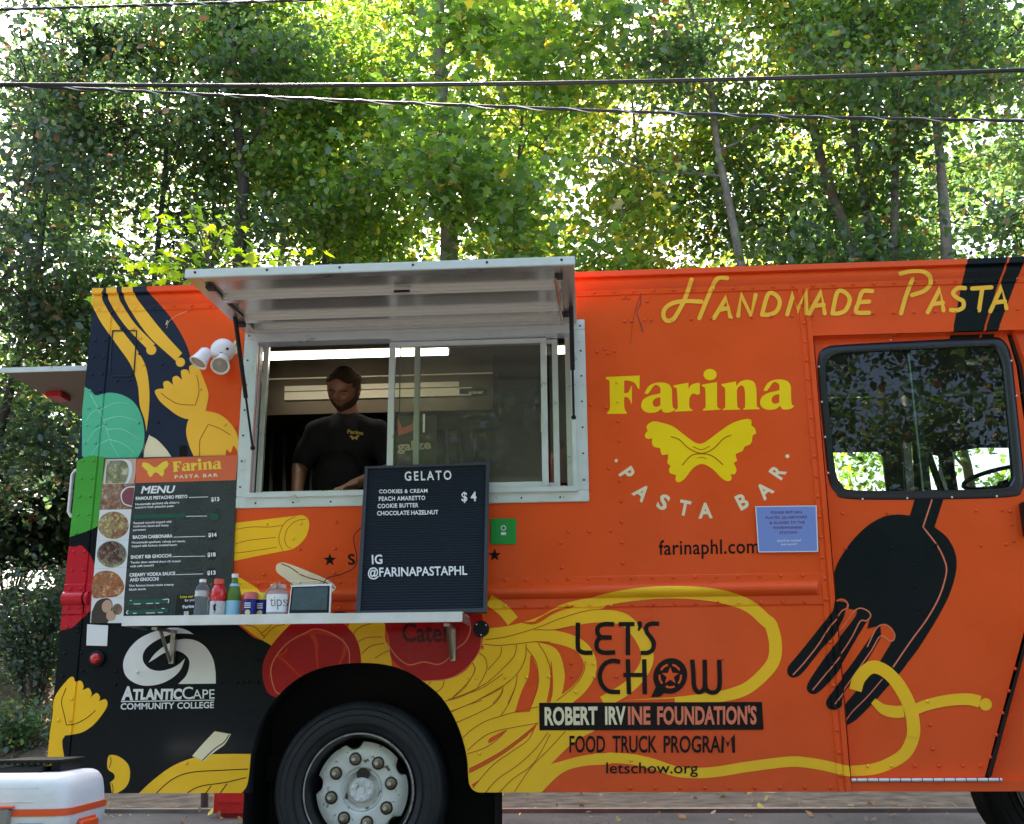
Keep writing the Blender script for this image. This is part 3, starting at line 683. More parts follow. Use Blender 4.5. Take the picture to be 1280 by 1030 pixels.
def yplace(y):
    def g(u, v):
        p = P(u, v); return Vector((p.x, y, p.z))
    return g
K_ = lambda *p: cc('M', *p)
text_obj('notice_lettering', [('PLEASE RETURN', *K_((1042, 328), (1195, 326)), 3.1, .01), ('PLATES, SILVERWARE', *K_((1016, 354), (1220, 350)), 3.1, .01), ('& GLASSES TO THE', *K_((1036, 379), (1210, 376)), 3.1, .01), ('WAREWASHING', *K_((1052, 404), (1198, 401)), 3.1, .01), ('STATION', *K_((1085, 428), (1170, 426)), 3.1, .01)], M_inkred, yplace(yp), nt_)
text_obj('notice_small_lettering', [("they'll be washed", *K_((1072, 466), (1190, 464)), 2.6, .01), ('and reused!', *K_((1092, 484), (1170, 482)), 2.6, .01)], M_paper, yplace(yp), nt_)
gp = flat_quad('inspection_placard', cc('E', (728, 350), (853, 350), (853, 477), (728, 477)), M_greenfoil, .006, truck)
gp['label'] = 'green square placard with a round white seal'
bm = BM()
for (u, v, rx) in ((790, 397, .012),):
    p = P(*cpt('E', u, v)); add_lathe(bm, [(.0125, -.0065), (.0125, -.0075), (0, -.0078)], (p.x, 0, p.z), 'Y', 20)
p0, p1 = P(*cpt('E', 778, 418)), P(*cpt('E', 803, 432)); add_box(bm, (p0.x, -.0075, p1.z), (p1.x, -.0065, p0.z)); obj('seal', bm, M_paper, gp)
bm = BM(); add_lathe(bm, [(.008, -.0079), (0, -.0082)], (P(*cpt('E', 790, 397)).x, 0, P(*cpt('E', 790, 397)).z), 'Y', 16); obj('seal_mark', bm, M_greenfoil, gp)
# scrape marks of peeled vinyl near the hatch
M_scrape = mat('scraped_vinyl', (.16, .03, .02), rough=.5)
sheet('scraped_vinyl', [st("F:400,145 398,200 380,240 400,300 408,335", [.5, 1.2, .6, 1.4, 1.9]), st("F:395,160 370,240 360,300 348,400", [.8, .5, .4])], M_scrape, 3, truck, keep=False)
sheet('scraped_vinyl', [st("A:700,190 640,215 600,245 588,280", .35), st("A:598,245 585,262 592,240", [.3, 1.2])], MV['pale'], 3, truck, keep=False)

# ================================================================== serving window
FX0, FX1, FZ0, FZ1 = -1.64, .0165, 1.645, 2.528
def frame_rect(bm, x0, x1, z0, z1, w, y0, y1):
    add_box(bm, (x0, y0, z0), (x1, y1, z0 + w)); add_box(bm, (x0, y0, z1 - w), (x1, y1, z1))
    add_box(bm, (x0, y0 + .0005, z0 + w), (x0 + w, y1, z1 - w)); add_box(bm, (x1 - w, y0 + .0005, z0 + w), (x1, y1, z1 - w))
M_framewhite = mat('frame_aluminium', (.66, .69, .72), rough=.36, metal=.42, mottle=.05, mscale=14)
bm = BM(); frame_rect(bm, FX0, FX1, FZ0, FZ1, .052, -.012, .0)
wf = obj('serving_window_frame', bm, M_framewhite, truck, bevel=.003)
bm = BM(); frame_rect(bm, FX0 + .05, FX1 - .05, FZ0 + .047, FZ1 - .05, .022, -.026, .05)
obj('frame_lip', bm, M_framewhite, wf)
bm = BM()
for x in np.arange(FX0 + .1, FX1 - .05, .178): add_lathe(bm, [(.005, -.012), (.004, -.0155), (0, -.016)], (x, 0, FZ0 + .022), 'Y', 8)
for z in np.arange(FZ0 + .1, FZ1, .125):
    for x in (FX0 + .022, FX1 - .022): add_lathe(bm, [(.005, -.012), (.004, -.0155), (0, -.016)], (x, 0, z), 'Y', 8)
so = obj('screws', bm, M_dark, wf, smooth=True); so['kind'] = 'stuff'
# sliding sashes
def sash(name, x0, x1, y, w=.026, z0=1.722, z1=2.452):
    bm = BM(); add_box(bm, (x0, y, z0), (x0 + w, y + .02, z1)); add_box(bm, (x1 - w, y, z0), (x1, y + .02, z1))
    add_box(bm, (x0 + w, y + .001, z0), (x1 - w, y + .019, z0 + w * .9)); add_box(bm, (x0 + w, y + .001, z1 - w * .8), (x1 - w, y + .019, z1))
    return obj(name, bm, M_framewhite, wf, bevel=.002)
def glass_mat(name, tint=(.9, .95, .93), rough=.0, f=1.45, dirt=0.):
    m = bpy.data.materials.new(name); m.use_nodes = True; nt = m.node_tree; nt.nodes.clear()
    o = nt.nodes.new('ShaderNodeOutputMaterial'); mx = nt.nodes.new('ShaderNodeMixShader'); fr = nt.nodes.new('ShaderNodeFresnel'); fr.inputs[0].default_value = f
    t = nt.nodes.new('ShaderNodeBsdfTransparent'); t.inputs[0].default_value = (*tint, 1); g = nt.nodes.new('ShaderNodeBsdfGlossy'); g.inputs['Roughness'].default_value = rough
    nt.links.new(fr.outputs[0], mx.inputs[0]); nt.links.new(t.outputs[0], mx.inputs[1]); nt.links.new(g.outputs[0], mx.inputs[2])
    df = nt.nodes.new('ShaderNodeBsdfDiffuse'); df.inputs[0].default_value = (.55, .54, .48, 1); m2 = nt.nodes.new('ShaderNodeMixShader'); m2.inputs[0].default_value = dirt; nt.links.new(mx.outputs[0], m2.inputs[1]); nt.links.new(df.outputs[0], m2.inputs[2]); nt.links.new(m2.outputs[0], o.inputs[0])
    return m
M_glass = glass_mat('window_glass', (.86, .88, .84), .02, 1.28, .08)
M_cabglass = glass_mat('tinted_cab_glass', (.40, .52, .46), .0, 1.48, .01)
xa, xb, xc_, xd = P(484, 500).x, P(526, 500).x, P(684, 500).x, P(719, 500).x
s1 = sash('sliding_sash', P(517, 500, .04).x, P(685, 500, .04).x + .05, .045, .028)
s2 = sash('sliding_sash', xa, xc_ - .0, .020, .030); 
bm = BM(); add_box(bm, (xa + .031, .029, 1.745), (xc_ - .031, .031, 2.43)); obj('pane', bm, M_glass, s2)
bm = BM(); add_box(bm, (xc_ + .01, .052, 1.745), (WX1 - .01, .054, 2.43)); obj('pane', bm, M_glass, s1)
for x in (WX0 + .004, WX1 - .03):
    box('window_track', (x, .0505, WZ0 + .002), (x + .026, .075, WZ1 - .003), M_alu, wf)
box('window_track', (WX0 + .035, .0505, WZ0 + .001), (WX1 - .035, .075, WZ0 + .018), M_alu, wf)
for u in (528, 676):
    p = P(u, 528); box('sash_handle', (p.x, .012, p.z - .045), (p.x + .010, .0195, p.z + .045), M_alu, s2)

# ================================================================== hatch awning
AZ0, AZ1, AY = 2.475, 2.507, -.80
AX0, AX1 = FX0 + .002, -.022 + .0
aw = thing('awning', (0, 0, 0), '', '') if False else None
M_under = mat('brushed_aluminium_panel', (.62, .61, .59), rough=.24, metal=.75)
M_sideflange = mat('awning_side_frame', (.56, .47, .40), rough=.3, metal=.85)
def slope(y, z): return z + (1 + y / .80) * .035    # the panel droops slightly outward
def abox(bm, lo, hi):
    vs_ = add_box(bm, lo, hi)
    for v in vs_: v.co.z = slope(v.co.y, v.co.z)
bm = BM(); abox(bm, (AX0, AY, AZ1 - .006), (AX1, -.014, AZ1)); awn = obj('serving_hatch', bm, MV['orange'], truck)
awn['label'] = 'hinged serving hatch propped open as an awning'
bm = BM(); abox(bm, (AX0 - .004, AY - .016, AZ0 - .002), (AX1 + .004, AY - .001, AZ1 + .004)); obj('fascia', bm, M_framewhite, awn, bevel=.003)
for x0 in (AX0, AX1 - .058):
    bm = BM(); abox(bm, (x0, AY, AZ0), (x0 + .058, -.016, AZ0 + .012)); abox(bm, (x0, AY + .001, AZ0 + .013), (x0 + .003, -.017, AZ1 - .0065)); obj('side_rail', bm, M_sideflange, awn)
bm = BM(); abox(bm, (AX0 + .059, AY, AZ0 + .001), (AX1 - .059, AY + .05, AZ0 + .013)); obj('front_rail', bm, M_alu, awn)
bm = BM(); abox(bm, (AX0 + .004, AY + .01, AZ1 - .012), (AX1 - .004, -.02, AZ1 - .0065)); obj('lining_panel', bm, M_under, awn)
for y in (-.50, -.20, -.05):
    bm = BM()
    add_box(bm, (AX0 + .06, y - .035, AZ1 - .026), (AX1 - .06, y + .035, AZ1 - .0125)); add_box(bm, (AX0 + .06, y - .02, AZ1 - .036), (AX1 - .06, y + .02, AZ1 - .0265))
    for v in bm.verts: v.co.z = slope(v.co.y, v.co.z)
    obj('batten', bm, M_under, awn)
for x in (P(488, 380, -.4).x, P(521, 380, -.4).x):
    bm = BM(); abox(bm, (x - .02, AY + .055, AZ1 - .0185), (x + .02, -.26, AZ1 - .0128)); obj('batten', bm, M_under, awn) if False else bm.free()
bm = BM(); abox(bm, (P(492, 376, -.55).x, -.555, AZ1 - .034), (P(512, 376, -.55).x, -.545, AZ1 - .0263)); obj('latch', bm, M_black, awn)
for x in np.arange(AX0 + .04, AX1, .055 * 1.0 + .25):
    bm = BM(); add_lathe(bm, [(.006, AY - .016), (.005, AY - .019), (0, AY - .0195)], (x, 0, AZ1 - .012), 'Y', 8); obj('screw', bm, M_dark, awn)
# gas struts
def strut(x0, x1, ztop, ytop, zmid, zbot, nm='gas_strut'):
    top = Vector((x0, ytop, ztop)); bot = Vector((x1, -.022, zbot)); t = (ztop - zmid) / (ztop - zbot); mid = top.lerp(bot, t)
    o = tube(nm, [top, mid], .0105, M_blackplastic, awn); tube('rod', [mid, bot], .0055, M_black, o)
    lathe('ball_joint', [(0, -.012), (.010, -.008), (.012, 0), (.010, .008), (0, .012)], M_blackplastic, o, tuple(bot), 'Z', 12)
strut(AX0 + .03, FX0 + .075, 2.50, -.26, 2.15, 1.93)
strut(AX1 - .022, FX1 - .062, 2.50, -.26, 2.24, 2.04)
tube('stay_bar', [P(694, 349, -.70), P(703, 405, -.12)], .006, M_sideflange, awn)
for u, v, y in ((697, 350, -.70), (262, 362, -.70), (706, 403, -.18), (300, 408, -.18)):
    p = P(u, v, y); box('bracket', (p.x - .012, y - .02, slope(y, AZ0) - .016), (p.x + .022, y + .02, slope(y, AZ0) - .0005), M_dark, awn)

# ================================================================== shelf
SHY = -.30
sz1 = P(360, 767.5, SHY).z; sz0 = P(360, 780, SHY).z; sx0, sx1 = P(152, 778, SHY).x, P(578, 772, SHY).x
bm = BM(); add_box(bm, (sx0, SHY + .008, sz1 - .004), (sx1, -.03, sz1))
shelf = obj('serving_shelf', bm, M_alu_w, truck)
box('front_lip', (sx0, SHY, sz0), (sx1, SHY + .0078, sz1 + .0006), M_alu_w, shelf, bevel=.002)
for xe in (sx0, sx1 - .006): box('end_lip', (xe, SHY + .008, sz0 + .001), (xe + .006, -.03, sz1 - .0042), M_steel, shelf)
box('shelf_shade_slab', (sx0 + .01, SHY + .02, sz1 - .02), (sx1 - .01, -.032, sz1 - .0045), M_dark, shelf)  # dark slab: the shade below the shelf is put into its colour
for u in (207, 563):
    x = P(u, 790, -.12).x
    b = box('bracket', (x - .009, -.035, sz0 - .15), (x + .012, -.031 + .02, sz0 - .001), M_steel, shelf)
    tube('brace', [(x - .004, -.03, sz0 - .14), (x - .004, SHY + .13, sz0 - .012)], .008, M_steel, b)
    box('bracket_arm', (x - .012, SHY + .05, sz0 - .014), (x + .012, -.04, sz0 - .0015), M_steel, b)

# ================================================================== menu poster
PY = -.012
M_poster = mat('menu_print_dark', (.028, .034, .042), rough=.28, coat=.3, mottle=.1, mscale=8)
M_posterhead = mat('menu_print_orange', (.70, .13, .05), rough=.3, coat=.3)
M_menuwhite = mat('menu_lettering_white', (.80, .82, .83), rough=.5)
M_menuyellow = mat('menu_lettering_yellow', (.85, .62, .05), rough=.5)
M_greytone = mat('menu_print_grey', (.085, .092, .10), rough=.3)
M_tape = mat('green_tape', (.006, .085, .055), rough=.4)
poster = flat_quad('menu_poster', [(131.5, 573.5), (298.7, 569.5), (289, 771.5), (115, 779.5)], M_poster, -PY, truck, .009)
poster['label'] = 'tall printed menu poster with a photo column on its left edge'
def pq(name, crop, pts, m, dy, parent=None):
    lp = [P(*cpt(crop, *q)) for q in pts]; bm = BM(); bm.faces.new([bm.verts.new((p.x, PY - dy, p.z)) for p in lp]); flip_front(bm)
    me = bpy.data.meshes.new(name); bm.to_mesh(me); bm.free(); return finish(name, me, m, parent or poster)
def pshape(name, loops, m, dy, rule='union', parent=None):
    L_ = [[Pxz(*q) for q in lp] for lp in loops]; vo, fo = fill2d(L_, rule); bm = BM(); vv = [bm.verts.new((x, PY - dy, z)) for x, z in vo]
    for f in fo: bm.faces.new([vv[i] for i in f])
    flip_front(bm); me = bpy.data.meshes.new(name); bm.to_mesh(me); bm.free(); return finish(name, me, m, parent or poster)
pq('header_print', 'Q', [(423, 98), (1270, 64), (1252, 275), (398, 300)], M_posterhead, .0008)
pshape('bow_pasta_logo', [xf(BFLY, (806, 523, 946, 604), (cpt('Q', 465, 252), cpt('Q', 692, 243), 19.5))], M_menuyellow, .0014) if False else None
bx = [q[0] for q in BFLY]; by = [q[1] for q in BFLY]
pshape('bow_pasta_logo', [xf(BFLY, (min(bx), min(by), max(bx), max(by)), (cpt('Q', 465, 252), cpt('Q', 692, 244), 19.3))], M_menuyellow, .0014)
ax = [q[0] for lp in farina for q in lp]; ay = [q[1] for lp in farina for q in lp]; src = (min(ax), min(ay), max(ax), max(ay))
pshape('name_lettering', [xf(lp, src, (cpt('Q', 722, 206), cpt('Q', 1133, 192), 15.4)) for lp in farina + farina_holes], M_menuyellow, .0014, 'evenodd')
# food photographs down the left side (flat print)
def food(name, cols, scale, seed, kind='VORONOI'):
    m = bpy.data.materials.new(name); m.use_nodes = True; nt = m.node_tree; b = nt.nodes['Principled BSDF']; b.inputs['Roughness'].default_value = .35
    tc = nt.nodes.new('ShaderNodeTexCoord'); mp = nt.nodes.new('ShaderNodeMapping'); mp.inputs['Location'].default_value = (seed, seed * .7, seed * 1.3); nt.links.new(tc.outputs['Object'], mp.inputs[0])
    nz = nt.nodes.new('ShaderNodeTexNoise'); nz.inputs['Scale'].default_value = scale * .6; nt.links.new(mp.outputs[0], nz.inputs['Vector'])
    mixv = nt.nodes.new('ShaderNodeMix'); mixv.data_type = 'VECTOR'; mixv.inputs[0].default_value = .06; nt.links.new(mp.outputs[0], mixv.inputs[4]); nt.links.new(nz.outputs['Color'], mixv.inputs[5])
    v = nt.nodes.new('ShaderNodeTexVoronoi'); v.inputs['Scale'].default_value = scale; nt.links.new(mixv.outputs[1], v.inputs['Vector'])
    sp = nt.nodes.new('ShaderNodeSeparateColor'); nt.links.new(v.outputs['Color'], sp.inputs[0])
    cr = nt.nodes.new('ShaderNodeValToRGB'); e = cr.color_ramp.elements; e[0].color = (*cols[0], 1); e[1].color = (*cols[-1], 1)
    for i, c in enumerate(cols[1:-1]): k = e.new((i + 1) / (len(cols) - 1)); k.color = (*c, 1)
    nt.links.new(sp.outputs[0], cr.inputs[0])
    mr = nt.nodes.new('ShaderNodeMapRange'); mr.inputs[2].default_value = .5; mr.inputs[3].default_value = 1.15; mr.inputs[4].default_value = .45
    nt.links.new(v.outputs['Distance'], mr.inputs[0]); h = nt.nodes.new('ShaderNodeHueSaturation'); nt.links.new(cr.outputs[0], h.inputs['Color']); nt.links.new(mr.outputs[0], h.inputs['Value'])
    nt.links.new(h.outputs[0], b.inputs['Base Color']); return m
F1 = food('print_pesto_pasta', [(.55, .50, .32), (.30, .33, .10), (.62, .58, .42), (.45, .42, .2)], 43, 1)
F2 = food('print_gnocchi', [(.45, .20, .12), (.62, .38, .26), (.30, .10, .05), (.68, .5, .38)], 46, 2)
F3 = food('print_carbonara', [(.70, .55, .25), (.62, .50, .2), (.45, .16, .10), (.75, .68, .42)], 55, 3)
F4 = food('print_short_rib', [(.10, .03, .02), (.22, .08, .06), (.45, .36, .3), (.05, .02, .01)], 68, 4)
F5 = food('print_vodka_pasta', [(.72, .28, .10), (.62, .16, .05), (.75, .45, .25), (.5, .12, .04)], 55, 5)
F6 = food('print_eggs', [(.45, .28, .18), (.30, .17, .1), (.55, .4, .28), (.2, .1, .06)], 22, 6)
M_plate = mat('print_plate', (.66, .72, .76), rough=.35); M_tile = mat('print_table', (.70, .72, .74), rough=.35); M_tile2 = mat('print_pale_table', (.55, .40, .33), rough=.35)
M_dkbrown = mat('print_dark_bag', (.05, .035, .028), rough=.4); M_purple = mat('print_sauce', (.22, .06, .09), rough=.3); M_egg = mat('print_egg', (.50, .32, .22), rough=.4)
for i, (pts, m) in enumerate([([(292, 58), (443, 55), (437, 178), (275, 183)], M_tile2), ([(275, 183.5), (437, 178.5), (419, 305), (262, 308)], F2), ([(262, 308.5), (419, 305.5), (405, 457), (247, 460)], M_tile), ([(247, 460.5), (405, 457.5), (395, 592), (235, 600)], M_plate), ([(235, 600.5), (395, 592.5), (383, 742), (222, 740)], M_tile), ([(222, 740.5), (383, 742.5), (378, 868), (215, 868)], M_tile)]):
    pq('food_photo', 'B', pts, m, .0008)
def bl(crop, cx, cy, rx, ry, rot=0): 
    s_ = CR[crop][2]; return ell(*cpt(crop, cx, cy), rx / s_, ry / s_, rot=rot)
pshape('food_print', [closed("B:300,62* 400,62 422,100 415,150 400,179* 284,179* 288,120")], M_plate, .0011)
pshape('food_print', [closed("B:300,66* 380,66 405,100 400,150 385,178* 290,178* 293,120")], F1, .0014)
pshape('food_print', [closed("B:436,192* 400,195 372,215 366,245 380,280 422,294*")], M_paper, .0011)
pshape('food_print', [closed("B:434,198* 402,200 378,220 371,245 384,276 422,289*")], M_purple, .0014)
pshape('food_print', [bl('B', 330, 385, 76, 68)], F3, .0011)
pshape('food_print', [bl('B', 322, 528, 74, 66)], F1, .0011); pshape('food_print', [bl('B', 322, 522, 66, 58)], F4, .0014)
pshape('food_print', [closed("B:232,640 280,610 340,620 375,660 382,700 350,735 290,742 228,738")], F5, .0011)
pshape('food_print', [closed("B:222,815* 250,760 300,745 325,770 320,830 300,868* 219,868*")], M_dkbrown, .0011)
pshape('food_print', [bl('B', 298, 785, 25, 32, .3), bl('B', 318, 832, 24, 26)], M_egg, .0014); pshape('food_print', [bl('B', 350, 800, 24, 28)], F6, .0014)
# faint plate-ring drawing
rings = [ribbon(ell(*cpt('Q', 860, 850), r / 6.737, r * .95 / 6.737, 40)[:34], .35) for r in (180, 215, 250, 290)] + [ribbon(ell(*cpt('Q', 1090, 400), r / 6.737, r * .8 / 6.737, 30)[:22], .35) for r in (60, 90, 125)] + [ribbon(ell(*cpt('Q', 1155, yy_), 38 / 6.737, 36 / 6.737, 16), .35) for yy_ in (705, 865)] + [ribbon(opened("R:480,420 560,500 600,590"), .35), ribbon(opened("R:640,370 720,450 700,600"), .35)]
pshape('plate_drawing', rings, M_greytone, .0011)
pshape('menu_corner_block', [closed("R:760,430* 920,425* 925,606* 740,608*")], mat('menu_print_black', (.008, .009, .01), rough=.35), .0012)
T_ = lambda t, c, l, r, h, b=.02, sh=0, sp=1.: (t, *cc(c, l, r), h / 6.737, b, sh, sp)
mi = [T_('FAMOUS PISTACHIO PESTO', 'Q', (413, 443), (848, 425), 26, .035), T_('$13', 'Q', (1045, 453), (1115, 450), 32, .04), T_('Housemade spaghetti alla chitarra', 'Q', (410, 487), (778, 470), 18), T_('tossed in fresh pistachio pesto', 'Q', (407, 514), (733, 500), 18),
      T_('Roasted gnocchi topped with', 'Q', (395, 645), (713, 632), 18), T_('mushroom, bacon and cheesy', 'Q', (392, 672), (690, 662), 18), T_('parmesan', 'Q', (390, 703), (497, 697), 17), T_('BACON CARBONARA', 'Q', (388, 768), (722, 757), 27, .035), T_('$14', 'Q', (1022, 752), (1093, 749), 32, .04),
      T_('Housemade spaghetti, velvety egg sauce,', 'Q', (380, 808), (830, 795), 18), T_('topped with hickory smoked bacon', 'Q', (378, 838), (760, 826), 18), T_('SHORT RIB GNOCCHI', 'Q', (370, 936), (712, 922), 27, .035), T_('$18', 'Q', (1015, 918), (1085, 915), 32, .04),
      T_('Tender slow cooked short rib tossed', 'R', (368, 167), (788, 155), 18), T_('with soft gnocchi', 'R', (365, 200), (565, 190), 18), T_('CREAMY VODKA SAUCE', 'R', (360, 277), (745, 263), 27, .035), T_('AND GNOCCHI', 'R', (363, 318), (605, 309), 27, .035), T_('$13', 'R', (1012, 262), (1085, 259), 32, .04),
      T_('Our famous house made creamy', 'R', (358, 362), (733, 352), 18), T_('blush sauce', 'R', (358, 395), (497, 388), 18), T_('for you', 'R', (825, 487), (905, 481), 20), T_('Farina', 'R', (808, 545), (905, 536), 26, .03), T_('MENU', 'Q', (455, 386), (730, 381), 58, .03, .28)]
tag(text_obj('menu_lettering', mi, M_menuwhite, yplace(PY - .0022), poster), kind='stuff')
tag(text_obj('menu_small_lettering', [T_('Love our food', 'R', (785, 458), (960, 449), 22)], M_menuyellow, yplace(PY - .0022), poster), kind='stuff')
text_obj('menu_header_lettering', [T_('PASTA BAR', 'Q', (740, 262), (1103, 246), 27, .03, 0, 1.3)], MV['cream'], yplace(PY - .0022), poster)
pshape('price_line', [ribbon(cc('Q', a, b), .75, 'flat') for a, b in (((858, 421), (1020, 416)), ((835, 580), (1010, 577)), ((730, 754), (997, 747)), ((720, 918), (995, 914)))] + [ribbon(cc('R', (750, 261), (978, 254)), .75, 'flat')], M_menuwhite, .0018)
M_pb = bpy.data.materials['menu_print_black']
for q_ in (bl('Q', 1058, 737, 44, 42), bl('Q', 1050, 903, 44, 42), bl('R', 1048, 245, 44, 42)): pshape('price_disc', [q_], M_pb, .0015)
for q_ in ([closed("Q:398,568* 826,553* 826,588* 398,603*"), bl('Q', 1072, 583, 38, 30), closed("R:352,474* 690,458* 690,500* 345,516*"), closed("R:338,562* 690,542* 684,580* 330,596*")]): pshape('cover_tape', [q_], M_tape, .0024)
pshape('tape_lettering', [ribbon(cc('R', (x, y), (x + w, y - w * .03)), .9, 'flat') for x, y, w in ((395, 508, 60), (500, 504, 60), (580, 501, 30), (365, 478, 14), (640, 470, 30), (500, 584, 75), (600, 580, 40), (630, 545, 25), (390, 586, 30))] + [ribbon(opened("R:665,465 690,470 685,500"), 1.), ribbon(opened("R:350,560 335,580 350,592"), 1.)], M_menuwhite, .003)
pshape('social_mark', [closed("R:817,570* 855,568* 855,604* 817,606*")], M_menuwhite, .0018); pshape('social_mark', [ribbon(ell(*cpt('R', 836, 587), 1.7, 1.7, 14), .5)], M_pb, .0022)

# ================================================================== door window
rl = inset(DWIN, .0); ri = inset(DWIN, .045)
def ring_mesh(name, o_, i_, y, depth, m, parent):
    bm = BM(); a = [bm.verts.new((x, y, z)) for x, z in o_]; b = [bm.verts.new((x, y - .008, z)) for x, z in inset(o_, .012)]; c_ = [bm.verts.new((x, y - .008, z)) for x, z in inset(i_, -.008)]; d = [bm.verts.new((x, y + depth, z)) for x, z in i_]
    n = len(o_)
    for r0, r1 in ((a, b), (b, c_), (c_, d)):
        for i in range(n): bm.faces.new((r0[i], r0[(i + 1) % n], r1[(i + 1) % n], r1[i]))
    return obj(name, bm, m, parent, smooth=True)
M_seal = mat('window_rubber_seal', (.010, .013, .022), rough=.32, coat=.2)
wr = ring_mesh('door_window', rl, ri, .0305, .03, M_seal, door_panel)
bm = BM(); n_ = len(ri); bm.faces.new([bm.verts.new((x, .045, z)) for x, z in ri]); obj('glass', bm, M_cabglass, wr)
pm = P(1143, 500).x
box('glass_divider', (P(1134, 430, .04).x, .047, 1.67), (P(1134, 430, .04).x + .007, .06, 2.33), M_alu, wr)
box('glass_divider', (P(1134, 430, .04).x + .008, .047, 1.67), (P(1134, 430, .04).x + .04, .07, 2.33), M_rubber, wr)
bm = BM()
for q in cc('K', (475, 327), (697, 323), (920, 318), (1143, 313), (303, 197), (288, 18)) + cc('H', (257, 580), (272, 755), (615, 447), (1215, 550), (1242, 725), (288, 930)):
    p = P(*q); add_lathe(bm, [(.0055, 0), (.004, -.003), (0, -.004)], (p.x, .0305 - .006, p.z), 'Y', 8)
obj('screws', bm, M_alu_w, wr, smooth=True)['kind'] = 'stuff'
# piano hinge and sill
bm = BM(); z = P(1150, 975).z; x0, x1 = P(1064, 975).x, P(1252, 975).x
add_tube(bm, [(x0, -.004, z), (x1, -.004, z)], .0075, 10)
hg = obj('piano_hinge', bm, M_alu_w, door_panel, smooth=False)
bm = BM()
for i, x in enumerate(np.arange(x0 + .02, x1, .045)): add_box(bm, (x, -.0122, z - .006), (x + .0025, -.004, z + .0085))
obj('knuckle_gaps', bm, M_dark, hg)['kind'] = 'stuff'
p0, p1 = P(1276, 628), P(1292, 671); box('door_latch', (p0.x, -.02, p1.z), (p1.x, .03, p0.z), M_blackplastic, door_panel, bevel=.005)

# ================================================================== wheels
M_tyre = mat('tyre_rubber', (.018, .020, .024), rough=.62, mottle=.2, mscale=12, bump=.15, bscale=60)
M_rim = mat('black_rim', (.012, .012, .014), rough=.35)
M_rimedge = mat('worn_rim_edge', (.35, .33, .30), rough=.5, mottle=.5, mscale=30)
def rusty():
    m = mat('white_painted_steel', (.76, .77, .76), rough=.5, mottle=.12, mscale=9); nt = m.node_tree; b = nt.nodes['Principled BSDF']
    src_ = b.inputs['Base Color'].links[0].from_socket; tc = nt.nodes.new('ShaderNodeTexCoord'); n = nt.nodes.new('ShaderNodeTexNoise'); n.inputs['Scale'].default_value = 26; n.inputs['Detail'].default_value = 8
    nt.links.new(tc.outputs['Object'], n.inputs['Vector']); cr = nt.nodes.new('ShaderNodeValToRGB'); cr.color_ramp.elements[0].position = .60; cr.color_ramp.elements[1].position = .66
    nt.links.new(n.outputs['Fac'], cr.inputs[0]); mx = nt.nodes.new('ShaderNodeMix'); mx.data_type = 'RGBA'; nt.links.new(cr.outputs[0], mx.inputs[0]); nt.links.new(src_, mx.inputs[6]); mx.inputs[7].default_value = (.16, .11, .07, 1)
    nt.links.new(mx.outputs[2], b.inputs['Base Color']); return m
M_disc = rusty(); M_nut = mat('rusty_lug_nut', (.30, .25, .18), rough=.45, metal=.6, mottle=.3, mscale=60); M_hubblack = mat('hub_grease', (.02, .018, .016), rough=.3)
M_nutcap = mat('nut_end', (.6, .58, .5), rough=.3, metal=.7)
